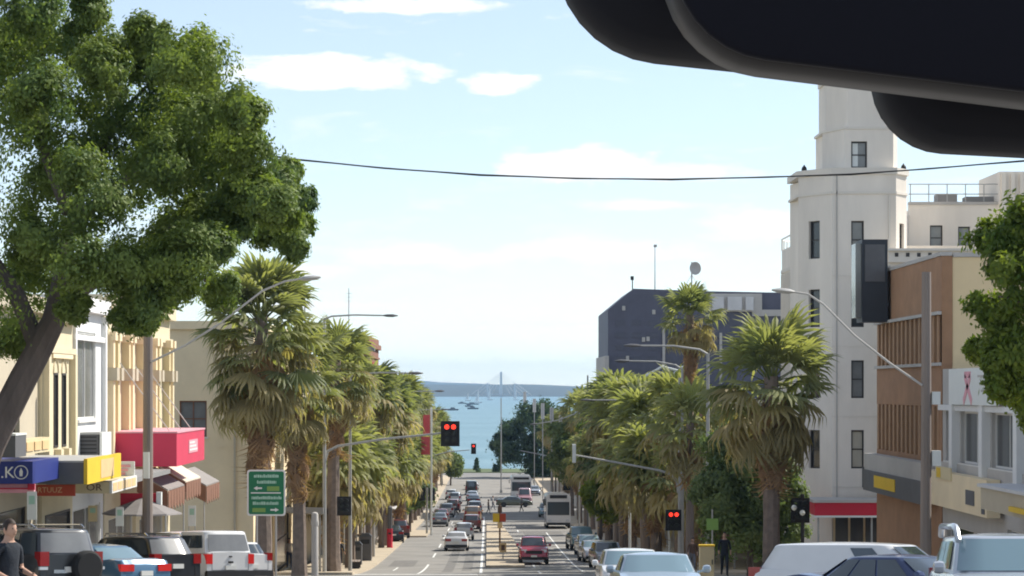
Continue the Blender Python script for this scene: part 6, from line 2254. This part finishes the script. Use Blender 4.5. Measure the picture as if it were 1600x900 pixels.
HAIR = hair_mesh()
stand_pose = {'l': dict(elbow=(-.24, -.03, 1.13), wrist=(-.20, .21, 1.06), knee=(-.10, .03, .5), ankle=(-.10, -.02, .08)),
              'r': dict(elbow=(.25, -.04, 1.13), wrist=(.17, .20, 1.02), knee=(.10, -.02, .5), ankle=(.11, -.10, .08))}
man = add_head(human(stand_pose), ('skin', 'shirt_dark', 'denim', 'black_metal'))
dress(man, lambda c: (abs(c.x) > .12 and c.z < 1.19 and (abs(c.x) > .2 or c.y > .06) and c.z > .9))
person('man in a dark t-shirt with short hair walking at the left edge', xat(13, 32.5), 32.5, 125, man, HAIR, 1.0, dz=0)

walk_pose = {'l': dict(elbow=(-.24, -.08, 1.13), wrist=(-.24, .06, .92), knee=(-.09, .16, .52), ankle=(-.09, .20, .09)),
             'r': dict(elbow=(.24, .06, 1.13), wrist=(.24, .2, .95), knee=(.09, -.02, .5), ankle=(.09, -.28, .13))}
looks = [('shirt_dark', 'shirt_dark'), ('cloth_brown', 'cloth_grey'), ('cloth_white', 'denim'), ('cloth_grey', 'shirt_dark')]
WALK = []
for s_, p_ in looks:
    m_ = add_head(human(walk_pose, False, 1), ('skin', s_, p_, 'black_metal'))
    dress(m_, lambda c: (abs(c.x) > .2 and c.z < 1.05))
    WALK.append(m_)
peds = [('pedestrian in dark clothes by the thick post on the left footpath', 530, 140, 20, 0), ('pedestrian in brown crossing beside the median line', 763, 310, 90, 1), ('pedestrian in dark clothes crossing between the queued cars', 713, 305, 270, 3),
        ('pedestrian in grey crossing near the olive car', 815, 318, 260, 3), ('pedestrian in a pale top behind the median on the crossing', 770, 326, 100, 2), ('pedestrian in dark clothes under the shade tree on the right', 1132, 104, 180, 0),
        ('pedestrian in a pale top on the left footpath by the red pillar', 452, 148, 170, 2), ('pedestrian in brown on the right footpath past the slim light pole', 1082, 132, 180, 1)]
for lab, px, Y, hd, k in peds:
    person(lab, xat(px, Y), Y, hd, WALK[k], HAIR, 1.02, dz=.006 if Y > 300 else .13)
t = thing('utility_box', 'yellow service box at the foot of the slim light pole on the right', 'service box', (xat(1104, 108), 108, gz(108) + .13))
MB().box(-.3, .3, -.2, .2, 0, 1.25).build('cabinet', K['sign_cream'], t)
MB().box(-.33, .33, -.23, .23, 1.252, 1.32).build('lid', K['sign_yellow'], t)
MB().box(.2, .24, -.22, -.202, .5, .7).build('handle', K['black_metal'], t)
t = thing('crossing_button_sign', 'small yellow-green notice on the slim pole at right', 'sign', (xat(1113, 112), 112, gz(112) + .13))
MB().tube([(0, 0, 0), (0, 0, 2.9)], .035, 6).build('post', K['galv'], t)
MB().box(-.26, .26, -.06, -.04, 2.0, 2.5).build('panel', K['sign_olive'], t)

# ------------------------------------------------------------------ on the bay
for k, (px, Y, L_) in enumerate(((738, 3300, 18), (733, 2900, 10), (739, 2550, 12), (708, 2400, 11), (722, 3500, 12))):
    t = thing('moored_boat', '%s dark moored boat on the bay left of the grey pole' % ORD[k], 'boat', (xat(px, Y), Y, 0), group='moored boats')
    hull = [(-L_ / 2, 1.6), (L_ / 2, 1.4), (L_ * .42, -.3), (-L_ * .44, -.3)]
    MB().prism(hull, -1.6, 1.6, 'y').build('hull', K['boat_dark'], t)
    MB().hexa([(-L_ * .25, -1.2, 1.58), (L_ * .2, -1.2, 1.58), (L_ * .2, 1.2, 1.58), (-L_ * .25, 1.2, 1.58)], [(-L_ * .2, -1, 2.9), (L_ * .1, -1, 2.9), (L_ * .1, 1, 2.9), (-L_ * .2, 1, 2.9)]).build('cabin', K['boat_dark'], t)
for k, (px, Y, h) in enumerate(((747, 3700, 19), (731, 4300, 13), (765, 4600, 24), (806, 4600, 20), (822, 3900, 12))):
    t = thing('sailing_boat', '%s white sailing boat on the bay, from the left' % ORD[[1, 0, 2, 3, 4][k]], 'sailing boat', (xat(px, Y), Y, 0), group='sailing boats')
    MB().prism([(-6, 1.6), (6.5, 1.8), (5.5, -.3), (-5, -.3)], -1.5, 1.5, 'y').build('hull', K['boat'], t)
    MB().tube([(.5, 0, 1), (.5, 0, h)], [.5, .3], 6).build('mast', K['boat'], t)
    MB().prism([(.2, 3), (.2, h * .92), (-4.6, 3)], -.06, .06, 'y').build('sail', K['boat'], t)
Yb = 6450.0
t = thing('cable_stayed_structure', 'pale cable-stayed mast structure on the far shore', 'bridge', (xat(783, Yb), Yb, 0))
zt_ = zat(581, Yb)
MB().hexa([(-4, -3, -1), (4, -3, -1), (4, 3, -1), (-4, 3, -1)], [(-2.4, -2, zt_), (2.4, -2, zt_), (2.4, 2, zt_), (-2.4, 2, zt_)]).build('pylon', K['banner_white'], t)
MB().box(-78, 78, -5, 5, 3.0, 5.5).build('deck', K['grey_wall'], t)
for sx in (-1, 1):
    MB().box(sx * 34 - 2, sx * 34 + 2, -3, 3, -1, zat(599, Yb)).build('side_tower', K['banner_white'], t)
    for k in range(5):
        MB().tube([(0, 0, zt_ - 2 - 3 * k), (sx * (76 - 13 * k), 0, 5.5)], .4, 4).build('stay_cable', K['banner_white'], t)

# ------------------------------------------------------------------ the rear-view mirror inside the windscreen
def rounded_slab(w, h, r, d, n=8, bev=.006):
    """Rounded rectangle with softened rim, centred, facing -Y."""
    def out(k):
        return rrect(-w / 2 + k, w / 2 - k, -h / 2 + k, h / 2 - k, max(.002, r - k), n)
    mb = MB()
    rings = [(out(bev), -d / 2), (out(bev * .3), -d / 2 + bev * .3), (out(0), -d / 2 + bev), (out(0), d / 2 - bev), (out(bev * .3), d / 2 - bev * .3), (out(bev), d / 2)]
    m_ = len(rings[0][0])
    for ol, y in rings:
        mb.v += [(p[0], y, p[1]) for p in ol]
    for i_ in range(len(rings) - 1):
        for k in range(m_):
            a, b = i_ * m_ + k, i_ * m_ + (k + 1) % m_
            mb.f.append((a, b, b + m_, a + m_))
    mb.f.append(tuple(range(m_)))
    mb.f.append(tuple((len(rings) - 1) * m_ + k for k in range(m_)))
    return mb


YM = 0.62
c0 = at(1052, 50, YM)                     # lower left corner of the mirror
t = thing('rear_view_mirror', 'black rear-view mirror hanging across the top right corner', 'mirror', (c0.x, YM, c0.z))
roll = Matrix.Rotation(R(7.0), 4, 'Y')
Mx = roll @ Matrix.Translation((.118, 0, .030))
rounded_slab(.245, .075, .026, .024, 8, .005).xf(Mx).build('housing', K['mirror_rim'], t, smooth=True, angle=60)
rounded_slab(.2425, .0725, .0250, .004, 8, .0012).xf(roll @ Matrix.Translation((.118, -.0125, .0304))).build('mirror_face', K['mirror_black'], t, smooth=True, angle=60)
rounded_slab(.15, .065, .03, .04, 8, .012).xf(Matrix.Translation((.048, .06, .0285)) @ Matrix.Rotation(R(6), 4, 'Y')).build('back_cover', K['mirror_back'], t, smooth=True, angle=60)
rounded_slab(.12, .05, .02, .035, 8, .010).xf(Matrix.Translation((.118, .06, -.0005)) @ Matrix.Rotation(R(3), 4, 'Y')).build('sensor_housing', K['mirror_back'], t, smooth=True, angle=60)
MB().tube([(.11, .012, .04), (.11, .06, .05), (.11, .085, .075)], [.012, .012, .016], 10).build('stalk', K['mirror_back'], t, smooth=True)

# ------------------------------------------------------------------ the air over the bay
hz = bpy.data.materials.new('sea_haze')
hz.use_nodes = True
nt = hz.node_tree
nt.nodes.clear()
ou = nt.nodes.new('ShaderNodeOutputMaterial')
pv = nt.nodes.new('ShaderNodeVolumePrincipled')
pv.inputs['Color'].default_value = (0.42, 0.68, 1.0, 1)
pv.inputs['Density'].default_value = 6.5e-5
pv.inputs['Anisotropy'].default_value = 0.2
nt.links.new(pv.outputs[0], ou.inputs['Volume'])
h = MB().box(-8800, 8800, -150, 13400, -8, 150).build('haze', hz)
h['kind'] = 'stuff'
